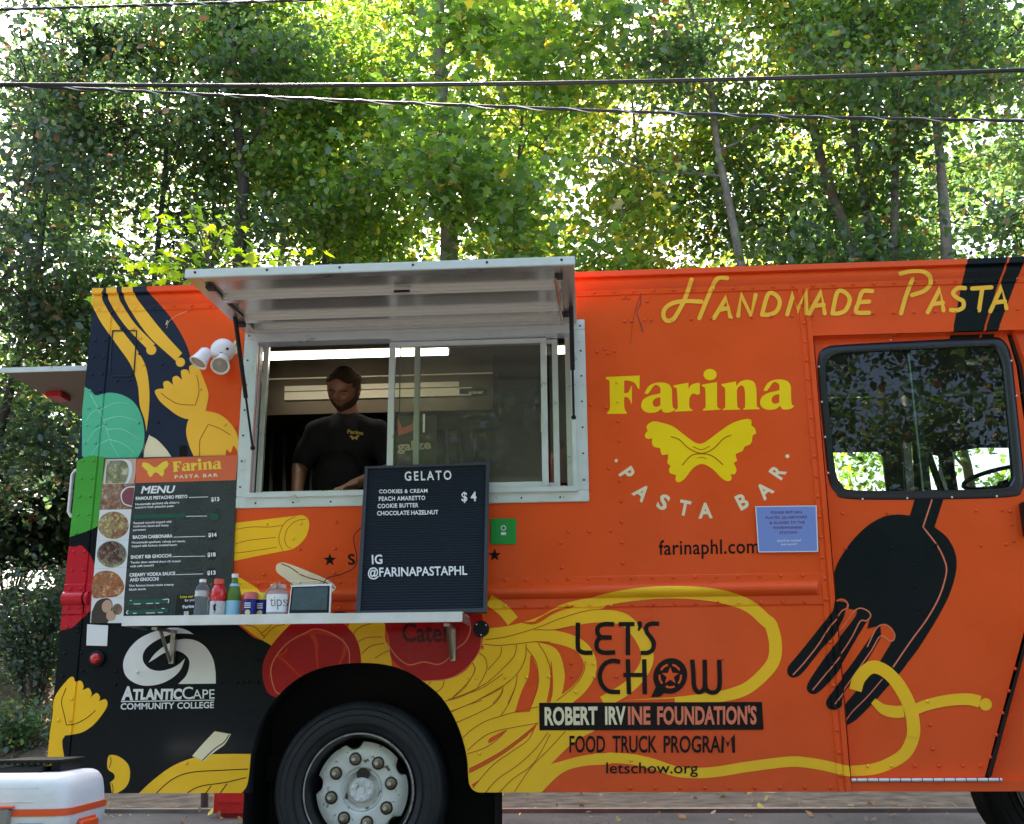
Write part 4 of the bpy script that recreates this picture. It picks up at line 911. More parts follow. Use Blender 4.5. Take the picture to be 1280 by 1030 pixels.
def wheel(cx, cz, y, parent):
    R0 = .385
    w = thing_part('wheel', parent, (cx, y, cz))
    lathe('tyre', [(.245, .012), (.262, -.012), (.30, -.026), (.345, -.024), (.366, -.012), (.372, -.004), (.383, .02), (R0, .05), (R0, .2), (.375, .25), (.26, .26)], M_tyre, w, (cx, y, cz), 'Y', 96)
    bm = BM()
    for r in (.285, .325, .352): 
        g = [(r - .003, -.0225 if r < .3 else -.0275), (r, -.0300), (r + .003, -.0225 if r < .3 else -.0265)]
        add_lathe(bm, g, (cx, y, cz), 'Y', 96)
    obj('sidewall_ring', bm, M_tyre, w, smooth=True)
    lathe('rim', [(.252, .004), (.248, -.008), (.240, -.010), (.236, .0), (.228, .03), (.222, .07), (.205, .11), (.19, .14), (.02, .15)], M_rim, w, (cx, y, cz), 'Y', 80)
    lathe('rim_edge', [(.2475, -.0085), (.2445, -.0115), (.2405, -.0105)], M_rimedge, w, (cx, y, cz), 'Y', 80)
    # dished disc with eight scallops
    bm = BM(); N = 160; rr_ = [.087, .10, .16, .185, .207]; yy_ = [.075, .058, .050, .058, .072]; rings_ = []
    for r, h in zip(rr_, yy_):
        ring = []
        for k in range(N):
            a = 2 * math.pi * k / N; q = r
            if r > .18:
                ph = (a * 5 / (2 * math.pi) + .1) % 1; d = abs(ph - .5)
                if d < .14: q = r - (.028 if r > .2 else .008) * math.cos(d / .14 * math.pi / 2) ** .5
            ring.append(bm.verts.new((cx + q * math.cos(a), y + h, cz + q * math.sin(a))))
        rings_.append(ring)
    for a_, b_ in zip(rings_, rings_[1:]):
        for k in range(N): bm.faces.new((a_[k], a_[(k + 1) % N], b_[(k + 1) % N], b_[k]))
    obj('wheel_disc', bm, M_disc, w, smooth=True)
    lathe('hub_flange', [(.0885, .074), (.089, .066), (.086, .064), (.078, .074), (.07, .10), (.0, .104)], M_disc, w, (cx, y, cz), 'Y', 48)
    lathe('hub', [(.056, .101), (.055, .060), (.048, .050), (.030, .046), (.026, .046), (.024, .052), (.018, .054), (.016, .048), (0, .047)], M_disc, w, (cx, y, cz), 'Y', 40)
    lathe('grease_stain', [(.030, .0975), (.02, .0965), (0, .096)], M_hubblack, w, (cx + .004, y - .034, cz + .066), 'Y', 12)
    for k in range(8):
        a = 2 * math.pi * (k + .28) / 8; x, z_ = cx + .137 * math.cos(a), cz + .137 * math.sin(a)
        lathe('washer', [(.029, .0512), (.028, .0495), (.020, .0490)], M_hubblack, w, (x, y, z_), 'Y', 20)
        lathe('nut_end', [(.009, .0118), (.007, .009), (0, .0085)], M_nutcap, w, (x, y, z_), 'Y', 10)
        nut = lathe('lug_nut', [(.021, .0515), (.021, .044), (.0155, .042), (.0155, .022), (.011, .020), (.010, .014), (0, .012)], M_nut, w, (x, y, z_), 'Y', 6 if False else 12)
        a = 2 * math.pi * (k + .6) / 8; lathe('hub_bolt', [(.008, .0495), (.008, .040), (.005, .038), (0, .038)], M_disc, w, (cx + .041 * math.cos(a), y, cz + .041 * math.sin(a)), 'Y', 8)
    return w
def thing_part(name, parent, loc):
    bm = BM(); add_lathe(bm, [(.03, .12), (.03, .5)], loc, 'Y', 16); return obj(name, bm, M_black, parent, smooth=True)
wc = P(445, 987, .0)
wheel(wc.x, .386, .06, truck)
wheel(2.20, .386, .55, truck)

# ================================================================== interior
M_lining = mat('stainless_lining', (.24, .205, .15), rough=.42, metal=.7, mottle=.12, mscale=3, bump=.05, bscale=4)
IX0, IX1 = XL + .04, .72
box('interior_back_wall', (IX0, 2.12, .67), (IX1, 2.14, 2.70), M_lining, truck)
box('interior_side_wall', (IX0 + .001, .09, .67), (IX0 + .01, 2.11, 2.70), M_lining, truck)
box('bulkhead', (IX1, .09, .67), (IX1 + .02, 2.11, 2.70), M_dark, truck)
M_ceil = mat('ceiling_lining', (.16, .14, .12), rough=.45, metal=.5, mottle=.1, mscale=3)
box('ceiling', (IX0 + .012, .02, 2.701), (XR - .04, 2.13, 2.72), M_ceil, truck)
bm = BM(); frame_rect(bm, IX0 + .02, IX1, .67, 2.70, .01, .014, .016)
bm.free()
# inner face of the side wall above and below the opening
for nm, lo, hi in (('inner_lining', (IX0 + .02, .078, 2.475), (IX1 - .002, .088, 2.699)), ('inner_lining', (IX0 + .02, .078, 1.06), (IX1 - .002, .088, 1.705)), ('inner_lining', (IX0 + .02, .0785, 1.706), (WX0 - .01, .0875, 2.474)), ('inner_lining', (WX1 + .01, .0785, 1.706), (IX1 - .002, .0875, 2.474))):
    box(nm, lo, hi, M_lining, truck)
M_tube = mat('fluorescent_tube', (1, 1, 1), rough=.5, emis=(1., .93, .74), estr=2.0)
zt = 2.66
def lampbar(u0, u1, v, y):
    a, b = P(u0, v, y), P(u1, v, y)
    f = box('ceiling_light', (a.x, y - .045, a.z + .012), (b.x, y + .06, a.z + .03), M_ceil, truck)
    box('tube', (a.x + .01, y - .03, a.z - .012), (b.x - .01, y + .03, a.z + .0115), M_tube, f)
lampbar(300, 562, 446.5, .56); lampbar(690, 730, 438, .56)
# extraction hood
hy = 1.0
hz0, hz1 = P(450, 516, hy).z, 2.695
hx0, hx1 = IX0 + .03, P(616, 490, hy).x
bm = BM(); a = [(hy, hz0), (hy, hz1), (2.1, hz1), (2.1, hz0 + .25), (1.5, hz0 + .25), (1.5, hz0 + .02)]
va = [bm.verts.new((hx0, y, z)) for y, z in a]; vb = [bm.verts.new((hx1, y, z)) for y, z in a]
for i in range(len(a)): bm.faces.new((va[i], va[(i + 1) % len(a)], vb[(i + 1) % len(a)], vb[i]))
bm.faces.new(va); bm.faces.new(vb[::-1]); hood = obj('extraction_hood', bm, mat('smoked_stainless', (.10, .08, .055), rough=.4, metal=.6, mottle=.3, mscale=5), truck)
M_strip = mat('cream_seam_and_glint', (.88, .80, .62), rough=.4, emis=None)
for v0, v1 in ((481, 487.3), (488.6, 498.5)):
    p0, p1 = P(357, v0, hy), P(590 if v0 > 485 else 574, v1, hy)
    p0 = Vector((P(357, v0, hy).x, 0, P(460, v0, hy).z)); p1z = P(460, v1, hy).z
    box('hood_glint_strip', (p0.x, hy - .018, p1z), (p1.x, hy - .001, p0.z), M_strip, hood)  # bright light on the hood front, put into pale cream bars
p0, p1 = P(575, 487, hy), P(605, 493, hy)
box('hood_badge', (p0.x, hy - .024, p1.z), (p1.x, hy - .019, p0.z), M_dark, hood)
text_obj('badge_lettering', [('econ-air', (586, 492.3), (604, 492), 4.2, .02)], M_paper, (lambda u, v: P(u, v, hy - .0246)), hood)
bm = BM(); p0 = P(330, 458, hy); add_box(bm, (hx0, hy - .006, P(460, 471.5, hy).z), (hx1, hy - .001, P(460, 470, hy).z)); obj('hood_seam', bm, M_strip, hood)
# filters: row of baffles
M_baffle = mat('grease_filter', (.20, .20, .20), rough=.35, metal=.7)
fb = box('filter_bank', (hx0, 1.62, 1.55), (hx1 - .1, 1.66, hz0 + .2), M_black, truck)
for i, x in enumerate(np.arange(hx0 + .05, hx1 - .15, .085)):
    bm = BM(); add_tube(bm, [(x, 1.58, hz0 + .12), (x + .03, 1.54, 1.95), (x + .06, 1.56, 1.72)], .012, 6); obj('baffle', bm, M_baffle, fb, smooth=True)
box('counter', (IX0 + .02, 1.3, .67), (IX1 - .02, 2.1, 1.58), M_lining, truck)
box('prep_counter', (WX0 - .1, .10, 1.62), (WX1 + .2, .34, 1.655), M_alu, truck)
for i, (u0, u1, v, hh) in enumerate(((385, 412, 617, .05), (455, 470, 600, .04))):
    p = P((u0 + u1) / 2, 622, .25); lathe('steel_pan', [(.055, 0), (.075, hh), (.077, hh), (.057, -.004), (0, -.004)], M_steel, truck, (p.x, .25, 1.662), 'Z', 24)
# posters / stickers behind the glass
q0, q1 = P(497, 500, .13), P(545, 590, .13)
M_pd = mat('dark_sticker', (.045, .035, .03), rough=.4)
stx = box('hanging_sign', (q0.x, .13, q1.z), (q1.x, .135, P(500, 520, .13).z), M_pd, truck)
text_obj('sign_lettering', [('galize', (497, 563.5), (539, 560.5), 11, .03)], MV['cream'], (lambda u, v: P(u, v, .125)), stx)
loop = [P(*q, .127) for q in [(497, 522), (503, 535), (515, 530), (518, 521), (516, 538), (510, 541), (503, 543), (498, 545)]]
bm = BM(); bm.faces.new([bm.verts.new(p) for p in loop]); flip_front(bm); obj('sign_arc', bm, MV['salmon'], stx)
for a, b in ((P(499, 521, .13), P(505, 440, .13)),): tube('hanging_cord', [a, Vector((a.x, .13, 2.69))], .003, M_dark, stx)
# fire extinguisher
p = P(699, 590, .55)
fe = lathe('fire_extinguisher', [(0, -.18), (.05, -.18), (.055, -.16), (.055, .08), (.04, .12), (.018, .14), (.018, .17), (0, .17)], mat('extinguisher_red', (.35, .015, .012), rough=.3, coat=.3), truck, (p.x, .55, p.z - .02), 'Z', 24)
box('valve', (p.x - .03, .53, p.z + .14), (p.x + .03, .57, p.z + .165), M_black, fe)
box('shelf_unit', (P(600, 590, .9).x, .9, 1.66), (P(716, 590, .9).x, 1.2, 1.95), M_lining, truck)
# cab interior: far side wall with windows, pillars, wheel
M_cab = mat('cab_lining', (.016, .03, .028), rough=.6)
fy = 2.14
def hole_wall(name, x0, x1, z0, z1, y, holes, m):
    vo, fo = fill2d([[(x0, z0), (x1, z0), (x1, z1), (x0, z1)]], cut=holes); bm = BM(); vv = [bm.verts.new((x, y, z)) for x, z in vo]
    for f in fo: bm.faces.new([vv[i] for i in f])
    me = bpy.data.meshes.new(name); bm.to_mesh(me); bm.free(); return finish(name, me, m, truck)
def Pw(u, v, y): p = P(u, v, y); return (p.x, p.z)
h1 = [Pw(*q, fy) for q in ((1041, 566), (1096, 565), (1104, 572), (1108, 613), (1044, 615))]
h2 = [Pw(*q, fy) for q in ((1109, 560), (1118, 555), (1121, 614), (1112, 614))]
h3 = [Pw(*q, fy) for q in ((1129, 556), (1140, 552), (1143, 613), (1133, 613))]
h4 = [Pw(*q, fy) for q in ((1160, 568), (1172, 570), (1185, 612), (1162, 612))]
h5 = [Pw(*q, fy) for q in ((1190, 565), (1225, 560), (1275, 560), (1275, 612), (1198, 612))]
hole_wall('far_wall', .74, XR - .03, .66, 2.70, fy, [h1, h2, h3, h4, h5], M_cab)
hole_wall('far_wall', XL + .01, .739, .386, 2.735, 2.19, [], MV['orange'])
hole_wall('far_skin', .74, XR - .03, .386, .659, 2.19, [], MV['orange'])
tube('cab_pillar', [P(1110, 420, 1.6), P(1122, 640, 1.6)], .05, M_cab, truck); tube('cab_pillar', [P(1158, 560, 1.2), P(1186, 640, 1.2)], .02, M_cab, truck)
sw = P(1253, 601, .9)
bm = BM(); ringp = [Vector((sw.x + .20 * math.cos(t), .9 + .12 * math.sin(t), sw.z + .02 + .05 * math.cos(t) + .12 * math.sin(t) * .5)) for t in np.linspace(0, 2 * math.pi, 33)]
add_tube(bm, ringp, .012, 8, cap=False); swo = obj('steering_wheel', bm, M_blackplastic, truck, smooth=True)
tube('steering_column', [Vector((sw.x, .9, sw.z)), Vector((sw.x + .12, .95, sw.z - .4))], .03, M_blackplastic, swo)
box('seat', (1.2, .7, .67), (1.7, 1.2, 1.28), M_blackplastic, truck, bevel=.04); box('seat_back', (1.18, .7, 1.285), (1.32, 1.2, 1.72), M_blackplastic, truck, bevel=.04)

# ================================================================== rear awning
ry0 = .12
q = P(3, 461, ry0); z1 = P(60, 459, ry0).z; z0 = P(60, 465, ry0).z
M_rawn = mat('rear_hatch_lining', (.20, .15, .11), rough=.4, mottle=.15)
rh = box('rear_hatch', (q.x, ry0 + .002, z0 + .012), (XL - .012, 2.0, z1 - .001), M_rawn, truck)
rh['label'] = 'rear hatch raised behind the back corner of the truck'
box('edge_trim', (q.x - .004, ry0 - .012, z0), (XL - .011, ry0, z1), M_framewhite, rh)
yl = next((y for y in np.arange(.1, 3, .02) if P(72, 494, y).z > z0), 1.); yl = yl if yl < 1.9 else 1.; p = P(72, 494, yl); box('clearance_lamp', (p.x - .04, yl - .06, z0 - .02), (p.x + .05, yl + .06, z0 + .011), M_redlens, rh, bevel=.006)

# ================================================================== the cook
def skin_mesh(joints, edges, radii, root, sub=2):
    me = bpy.data.meshes.new('t'); me.from_pydata([tuple(j) for j in joints], edges, []); o = bpy.data.objects.new('t', me); COL.objects.link(o)
    m = o.modifiers.new('s', 'SKIN'); m.use_smooth_shade = True
    for i, r in enumerate(radii):
        r = (r, r) if not isinstance(r, tuple) else r; me.skin_vertices[0].data[i].radius = r
    for i in range(len(joints)): me.skin_vertices[0].data[i].use_root = (i == root)
    s_ = o.modifiers.new('u', 'SUBSURF'); s_.levels = sub; s_.render_levels = sub
    dg = bpy.context.evaluated_depsgraph_get(); r_ = bpy.data.meshes.new_from_object(o.evaluated_get(dg)); bpy.data.objects.remove(o); return r_
PYM = .50
def pj(u, v, y=PYM): return P(u, v, y)
man = thing('person', (pj(430, 560).x, PYM, .66), 'man in a black t-shirt looking down inside the serving window', 'person')
M_skin = mat('skin', (.27, .115, .065), rough=.5, mottle=.06, mscale=20); M_shirt = mat('black_cotton', (.005, .005, .007), rough=.85, bump=.25, bscale=9)
M_hair = mat('short_hair', (.05, .03, .016), rough=.9, spec=.1, bump=.8, bscale=120); M_beard = mat('beard', (.055, .026, .014), rough=.8, bump=.6, bscale=120); M_trouser = mat('dark_trousers', (.02, .022, .03), rough=.8)
neck, chest, belly, hip = pj(432, 522), pj(431, 556), pj(429, 604), pj(429, 650)
neck.y += .03; chest.y += .03
sL, sR = pj(397, 540), pj(471, 540); eL, eR = pj(375, 584), pj(492, 588); eR.y -= .02
wL = pj(371, 618, .30); wR = pj(449, 603, .27); hL = pj(376, 632, .22); hR = pj(440, 606, .23)
kL, kR = Vector((hip.x - .11, PYM + .06, 1.12)), Vector((hip.x + .11, PYM + .06, 1.12)); fL, fR = Vector((hip.x - .12, PYM + .14, .74)), Vector((hip.x + .12, PYM + .14, .74))
hipL, hipR = hip + Vector((-.09, 0, -.03)), hip + Vector((.09, 0, -.03)); tL, tR = fL + Vector((0, -.13, -.045)), fR + Vector((0, -.13, -.045))
headb = pj(432, 506); headb.y += .01
def capsule(b, p0, p1, r0, r1, flat=1.):
    """tapered limb segment with round ends; flat squashes it front to back"""
    p0, p1 = Vector(p0), Vector(p1)
    n = 7; pts = [p0.lerp(p1, i / (n - 1)) for i in range(n)]
    for i, q in enumerate(pts):
        rr = r0 + (r1 - r0) * i / (n - 1); g = bmesh.ops.create_uvsphere(b, u_segments=16, v_segments=10, radius=rr)
        bmesh.ops.transform(b, matrix=Matrix.Translation(q) @ Matrix.Diagonal((1, flat, 1, 1)), verts=g['verts'])
    for i in range(n - 1): add_tube(b, [pts[i], pts[i + 1]], 1, 16, radii=[(r0 + (r1 - r0) * i / (n - 1)) * (flat ** .5), (r0 + (r1 - r0) * (i + 1) / (n - 1)) * (flat ** .5)])
def blob(b, c, rx, ry, rz):
    g = bmesh.ops.create_uvsphere(b, u_segments=24, v_segments=16, radius=1.); bmesh.ops.transform(b, matrix=Matrix.Translation(c) @ Matrix.Diagonal((rx, ry, rz, 1)), verts=g['verts'])
def fuse(b, name, vox, smooth=4):
    tmp = bpy.data.meshes.new('t'); b.to_mesh(tmp); b.free(); to = bpy.data.objects.new('t', tmp); COL.objects.link(to)
    rm = to.modifiers.new('r', 'REMESH'); rm.mode = 'VOXEL'; rm.voxel_size = vox
    sm = to.modifiers.new('s', 'SMOOTH'); sm.iterations = smooth; sm.factor = .5
    dg = bpy.context.evaluated_depsgraph_get(); m_ = bpy.data.meshes.new_from_object(to.evaluated_get(dg)); bpy.data.objects.remove(to); m_.name = name; m_.shade_smooth(); return m_
bm_body = bmesh.new()
def torso(b, g):
    blob(b, chest + Vector((0, .01, .03)), .165 + g, .105 + g, .14 + g); blob(b, belly, .150 + g, .112 + g, .17 + g); blob(b, hip, .155 + g, .112 + g, .13 + g)
    for s_, sh in ((-1, sL), (1, sR)):
        capsule(b, neck + Vector((s_ * .02, .0, -.02)), sh + Vector((-s_ * .02, 0, .0)), .045 + g, .055 + g); capsule(b, chest + Vector((s_ * .06, 0, 0)), sh + Vector((-s_ * .02, 0, -.03)), .09 + g, .065 + g, .9)
torso(bm_body, 0)
capsule(bm_body, neck + Vector((0, .01, -.03)), headb + Vector((0, .02, .02)), .058, .054)
for sh, el, wr in ((sL, eL, wL), (sR, eR, wR)): capsule(bm_body, sh, el, .056, .043); capsule(bm_body, el, wr, .043, .028)
capsule(bm_body, wL, hL, .028, .026); capsule(bm_body, wR, hR, .028, .024)
for h_, k_, f_, t_ in ((hipL, kL, fL, tL), (hipR, kR, fR, tR)): capsule(bm_body, h_, k_, .088, .058); capsule(bm_body, k_, f_, .058, .04); capsule(bm_body, f_ + Vector((0, .02, -.03)), t_, .042, .036)
# head, tilted down
HC = pj(432, 488) ; HC.y += -.035
def head_bm(scale=1., keep=None, tweak=True):
    b = bmesh.new(); bmesh.ops.create_uvsphere(b, u_segments=96, v_segments=64, radius=1.)
    for v in b.verts:
        x, y, z = v.co
        if keep and not keep(x, y, z): v.tag = True
        f = max(0, -y)
        w = .081 * (1 - .20 * max(0, -z) ** 1.5); d = .098 * (1 - .10 * max(0, -z)); h = .122
        X, Y, Z_ = x * w, y * d, z * h
        if z > .2: q_ = 1 + .16 * math.sin(min(1, (z - .2) / .6) * math.pi) ; X *= q_; Y *= q_ ; Z_ *= 1 - .05 * z
        if tweak:
            g = lambda cx, cz, sx, sz: math.exp(-((x - cx) / sx) ** 2 - ((z - cz) / sz) ** 2) * (f > .25)
            Y -= .024 * g(0, -.18, .13, .17) + .010 * g(0, -.05, .1, .25) + .008 * g(0, -.50, .26, .09) + .010 * g(0, -.85, .3, .14) + .006 * g(0, .16, .6, .08)
            Y += .017 * (g(-.36, .03, .17, .11) + g(.36, .03, .17, .11)) + .006 * g(0, -.42, .3, .05) - .010 * (g(-.34, .22, .26, .07) + g(.34, .22, .26, .07)) - .006 * (g(-.52, -.22, .2, .16) + g(.52, -.22, .2, .16))
        v.co = Vector((X, Y, Z_)) * scale
    if keep:
        bmesh.ops.delete(b, geom=[v for v in b.verts if v.tag], context='VERTS')
    return b
Th = Matrix.Translation(HC) @ Matrix.Rotation(R(4), 4, 'Y') @ Matrix.Rotation(R(33), 4, 'X') @ Matrix.Rotation(R(-8), 4, 'Z')
hb = head_bm()
for s_ in (-1, 1):
    g = bmesh.ops.create_uvsphere(hb, u_segments=12, v_segments=8, radius=1.); bmesh.ops.transform(hb, matrix=Matrix.Translation((s_ * .077, .008, -.012)) @ Matrix.Rotation(s_ * R(18), 4, 'Z') @ Matrix.Diagonal((.009, .02, .032, 1)), verts=g['verts'])
hb.transform(Th); tm = bpy.data.meshes.new('t'); hb.to_mesh(tm); bm_body.from_mesh(tm); hb.free()
def finger(b, pts, r0=.0085, r1=.0065):
    add_tube(b, pts, r0, 8, radii=list(np.linspace(r0, r1, len(pts))))
def hand(wr, palm, side):
    d = (palm - wr).normalized(); up = Vector((0, 0, 1)); sd_ = d.cross(up).normalized() * side
    b = bmesh.new(); g = bmesh.ops.create_uvsphere(b, u_segments=16, v_segments=10, radius=1.)
    Rm = Matrix((sd_, d, up)).transposed().to_4x4(); bmesh.ops.transform(b, matrix=Matrix.Translation(palm + d * .02) @ Rm @ Matrix.Diagonal((.042, .052, .018, 1)), verts=g['verts'])
    for k, L in enumerate((.070, .080, .074, .058)):
        s0 = palm + d * .06 + sd_ * (.030 - .020 * k); finger(b, [s0 - d * .02, s0 + d * L * .35 + up * .004, s0 + d * L * .75 - up * .012, s0 + d * L * .95 - up * .03])
    s0 = palm + sd_ * .036; finger(b, [s0 - d * .01, s0 + d * .025 + sd_ * .018, s0 + d * .055 + sd_ * .016 - up * .01], .0105, .008)
    m_ = bpy.data.meshes.new('t'); b.to_mesh(m_); b.free(); bm_body.from_mesh(m_)
hand(wL, hL, 1); hand(wR, hR, 1)
bodym = fuse(bm_body, 'body', .0055, 2)
body = finish('body', bodym, M_skin, man)
def keep_hair(x, y, z): return z > .50 + .1 * math.cos(x * 5) - (.30 if y > -.55 else 0) - (.30 if y > -.25 else 0) - (.35 if y > .2 else 0) or (y > .25 and z > -.45) or (abs(x) > .88 and y > -.2 and z > .0)
hb = head_bm(1.045, keep_hair, False)
for v in hb.verts: v.co *= 1 + random.Random(v.index).uniform(-.012, .022)
hb.transform(Th); obj('hair', hb, M_hair, man, smooth=True)
def keep_beard(x, y, z): return z < -.30 - .22 * math.cos(x * 2.2) + (.4 if abs(x) > .90 else 0) and y < .25 and not (abs(x) < .24 and -.56 < z < -.44 and y < -.5) and not (z > -.52 and abs(x) < .5 and y < -.6 and z > -.40)
hb = head_bm(1.045, keep_beard, True)
for v in hb.verts: v.co *= 1 + random.Random(v.index).uniform(-.006, .012)
hb.transform(Th); obj('beard', hb, M_beard, man, smooth=True)
for s_ in (-1, 1):
    b = BM(); add_tube(b, [Th @ Vector((s_ * .016, -.086, .010)), Th @ Vector((s_ * .030, -.086, .018)), Th @ Vector((s_ * .047, -.079, .012))], .0048, 6); obj('eyebrow', b, M_beard, man)
    b = BM(); add_tube(b, [Th @ Vector((s_ * .018, -.0835, -.002)), Th @ Vector((s_ * .030, -.0825, -.008)), Th @ Vector((s_ * .043, -.076, -.004))], .0032, 6); obj('eyelid', b, M_beard, man)
# shirt: own skinned shell over torso and upper arms
def lp_(a, b, t): return a.lerp(b, t)
sb = bmesh.new(); torso(sb, .014)
for sh, el in ((sL, eL), (sR, eR)): capsule(sb, sh, lp_(sh, el, .80), .068, .062)
rr_ = random.Random(4)
shm = fuse(sb, 'tshirt', .010, 3)
for v in shm.vertices:      # soft folds
    c_ = v.co; k_ = math.sin(c_.z * 46 + c_.x * 30 + 3 * math.sin(c_.x * 22)) * .0035 * min(1, max(0, (chest.z + .02 - c_.z) * 6)) + .0025 * math.sin(c_.x * 60 + c_.z * 38); v.co = c_ + v.normal * k_
finish('tshirt', shm, M_shirt, man)
tbm = bmesh.new(); blob(tbm, hip + Vector((0, 0, -.04)), .172, .128, .13)
for h_, k_, f_ in ((hipL, kL, fL), (hipR, kR, fR)): capsule(tbm, h_, k_, .100, .074); capsule(tbm, k_, f_, .074, .062)
finish('trousers', fuse(tbm, 'trousers', .010, 3), M_trouser, man)
# chest emblem (butterfly + name)
M_emb = mat('yellow_emblem', (.55, .40, .08), rough=.7)
def chest_place(u, v):
    p = P(u, v, PYM); q0_ = Vector((0, -CAMD, CAMZ)); d = (p - q0_).normalized()
    hit, loc, *_ = CH.ray_cast(q0_, d); return (loc - d * .006) if hit else p + Vector((0, -.18, 0))
from mathutils.bvhtree import BVHTree
class _C: pass
CH = _C(); _v = [v.co.copy() for v in shm.vertices]; _t = BVHTree.FromPolygons(_v, [tuple(p.vertices) for p in shm.polygons])
def _rc(o, d):
    r_ = _t.ray_cast(o, d); return (r_[0] is not None, r_[0])
CH.ray_cast = _rc
bm = text_items([('Farina', (434, 541.5), (454, 543.5), 4.5, .04)], chest_place)
lp = xf(BFLY, (min(bx), min(by), max(bx), max(by)), ((437, 550), (449, 550), 6)); lp = lp[::3]; bm.faces.new([bm.verts.new(chest_place(*q)) for q in lp]); flip_front(bm)
me = bpy.data.meshes.new('chest_emblem'); bm.to_mesh(me); bm.free(); finish('chest_emblem', me, M_emb, man)

# ================================================================== things on the shelf
def at_shelf(u, y=-.17): return P(u, 768, y).x
LBY0, LBY1 = -.255, -.075
zt_ = P(534, 580, LBY1).z
lb = thing('letter_board', (P(527, 765, LBY0).x, LBY0, sz1), 'black felt letter board with white gelato lettering, leaning on the steel shelf', 'letter board')
LO = Vector((0, LBY0, sz1 + .001)); LN_ = Vector((1, 0, 0)).cross(Vector((0, LBY1 - LBY0, zt_ - sz1))).normalized()
if LN_.y > 0: LN_ = -LN_
def lplace(d=0.):
    def g(u, v): return ray_plane(u, v, LO, LN_) + LN_ * d
    return g
corn = [(456, 583), (611.5, 577), (608.5, 765), (444.5, 765.5)]
def slab(name, pxs, d0, d1, m, parent, hole=None):
    a = [lplace(0)(*q) + LN_ * d0 for q in pxs]; b = [lplace(0)(*q) + LN_ * d1 for q in pxs]; bm = BM(); va = [bm.verts.new(p) for p in a]; vb = [bm.verts.new(p) for p in b]; n = len(a)
    if hole is None: bm.faces.new(va); bm.faces.new(vb[::-1])
    else:
        ha = [bm.verts.new(lplace(0)(*q) + LN_ * d0) for q in hole]; hb_ = [bm.verts.new(lplace(0)(*q) + LN_ * d1) for q in hole]
        for i in range(n):
            j = (i + 1) % n; bm.faces.new((va[i], va[j], ha[j], ha[i])); bm.faces.new((vb[j], vb[i], hb_[i], hb_[j])); bm.faces.new((ha[i], ha[j], hb_[j], hb_[i]))
    for i in range(n): j = (i + 1) % n; bm.faces.new((va[j], va[i], vb[i], vb[j]))
    return obj(name, bm, m, parent)
M_lbframe = mat('charcoal_frame', (.035, .038, .045), rough=.42, mottle=.08, mscale=10); 
inner = [cpt('E', *q) for q in ((118, 102), (703, 83), (689, 792), (80, 806))]
def felt():
    m = mat('black_felt', (.007, .014, .024), rough=.95); nt = m.node_tree; b = nt.nodes['Principled BSDF']
    tc = nt.nodes.new('ShaderNodeTexCoord'); w = nt.nodes.new('ShaderNodeTexWave'); w.bands_direction = 'Z'; w.inputs['Scale'].default_value = 26; nt.links.new(tc.outputs['Object'], w.inputs[0])
    bp = nt.nodes.new('ShaderNodeBump'); bp.inputs['Strength'].default_value = .8; bp.inputs['Distance'].default_value = .004; nt.links.new(w.outputs[1], bp.inputs['Height']); nt.links.new(bp.outputs[0], b.inputs['Normal'])
    mx = nt.nodes.new('ShaderNodeMix'); mx.data_type = 'RGBA'; nt.links.new(w.outputs[1], mx.inputs[0]); mx.inputs[6].default_value = (.004, .008, .014, 1); mx.inputs[7].default_value = (.010, .020, .034, 1); nt.links.new(mx.outputs[2], b.inputs['Base Color']); return m
slab('frame', corn, 0, -.022, M_lbframe, lb, inner); slab('felt_panel', inner, -.007, -.018, felt(), lb)
M_letter = mat('white_plastic_letters', (.80, .82, .82), rough=.45)
ti = [(t, *cc('E', l, r), h / 3.961, b, 0, s) for t, l, r, h, b, s in (('GELATO', (300, 160), (532, 154), 44, .018, 1.35), ('COOKIES & CREAM', (173, 223), (413, 219), 18, .025, 1.1), ('PEACH AMARETTO', (172, 260), (402, 255), 20, .025, 1.1), ('COOKIE BUTTER', (166, 296), (368, 291), 20, .025, 1.1), ('CHOCOLATE HAZELNUT', (163, 332), (467, 326), 20, .025, 1.0),
      ('$ 4', (582, 262), (656, 260), 44, .022, 1.0), ('IG', (138, 573), (190, 571), 44, .02, 1.05), ('@FARINAPASTAPHL', (118, 636), (610, 626), 43, .016, 1.0))]
bm = text_items(ti, lplace(-.0045)); bm.normal_update()
ex = bmesh.ops.extrude_face_region(bm, geom=bm.faces[:]); bmesh.ops.translate(bm, verts=[g for g in ex['geom'] if isinstance(g, bmesh.types.BMVert)], vec=LN_ * .002)
split_parts(obj('lettering', bm, M_letter, lb))

def prof_px(pts, s_): return [(r / s_, h / s_) for r, h in pts]
S28 = 285.
def bottle(name, u, y, label, cat, parts):
    x = at_shelf(u, y); t = thing(name, (x, y, sz1), label, cat)
    for nm, prof, m in parts: lathe(nm, prof_px(prof, S28), m, t, (x, y, sz1 + .0012), 'Z', 28)
    return t
M_water = mat('clear_plastic', (.88, .92, .94), rough=.06, trans=.92, ior=1.15, mottle=.05); M_white = mat('white_plastic', (.78, .78, .78), rough=.4)
M_reddrink = mat('red_drink', (.60, .01, .02), rough=.12, coat=.5); M_redcap = mat('orange_red_cap', (.72, .10, .05), rough=.4); M_glabel = mat('pale_label', (.50, .50, .50), rough=.4, mottle=.15, mscale=60)
M_gglass = mat('green_glass', (.16, .33, .07), rough=.08, trans=.45, ior=1.3); M_bluelabel = mat('pale_blue_label', (.27, .55, .68), rough=.4, mottle=.06)
M_bluecan = mat('blue_can', (.02, .03, .22), rough=.25, metal=.4); M_pinkcan = mat('pink_can_top', (.62, .13, .11), rough=.35); M_lemoncan = mat('lemon_can_top', (.75, .60, .05), rough=.35); M_lemonp = mat('fruit_print', (.75, .60, .25), rough=.5)
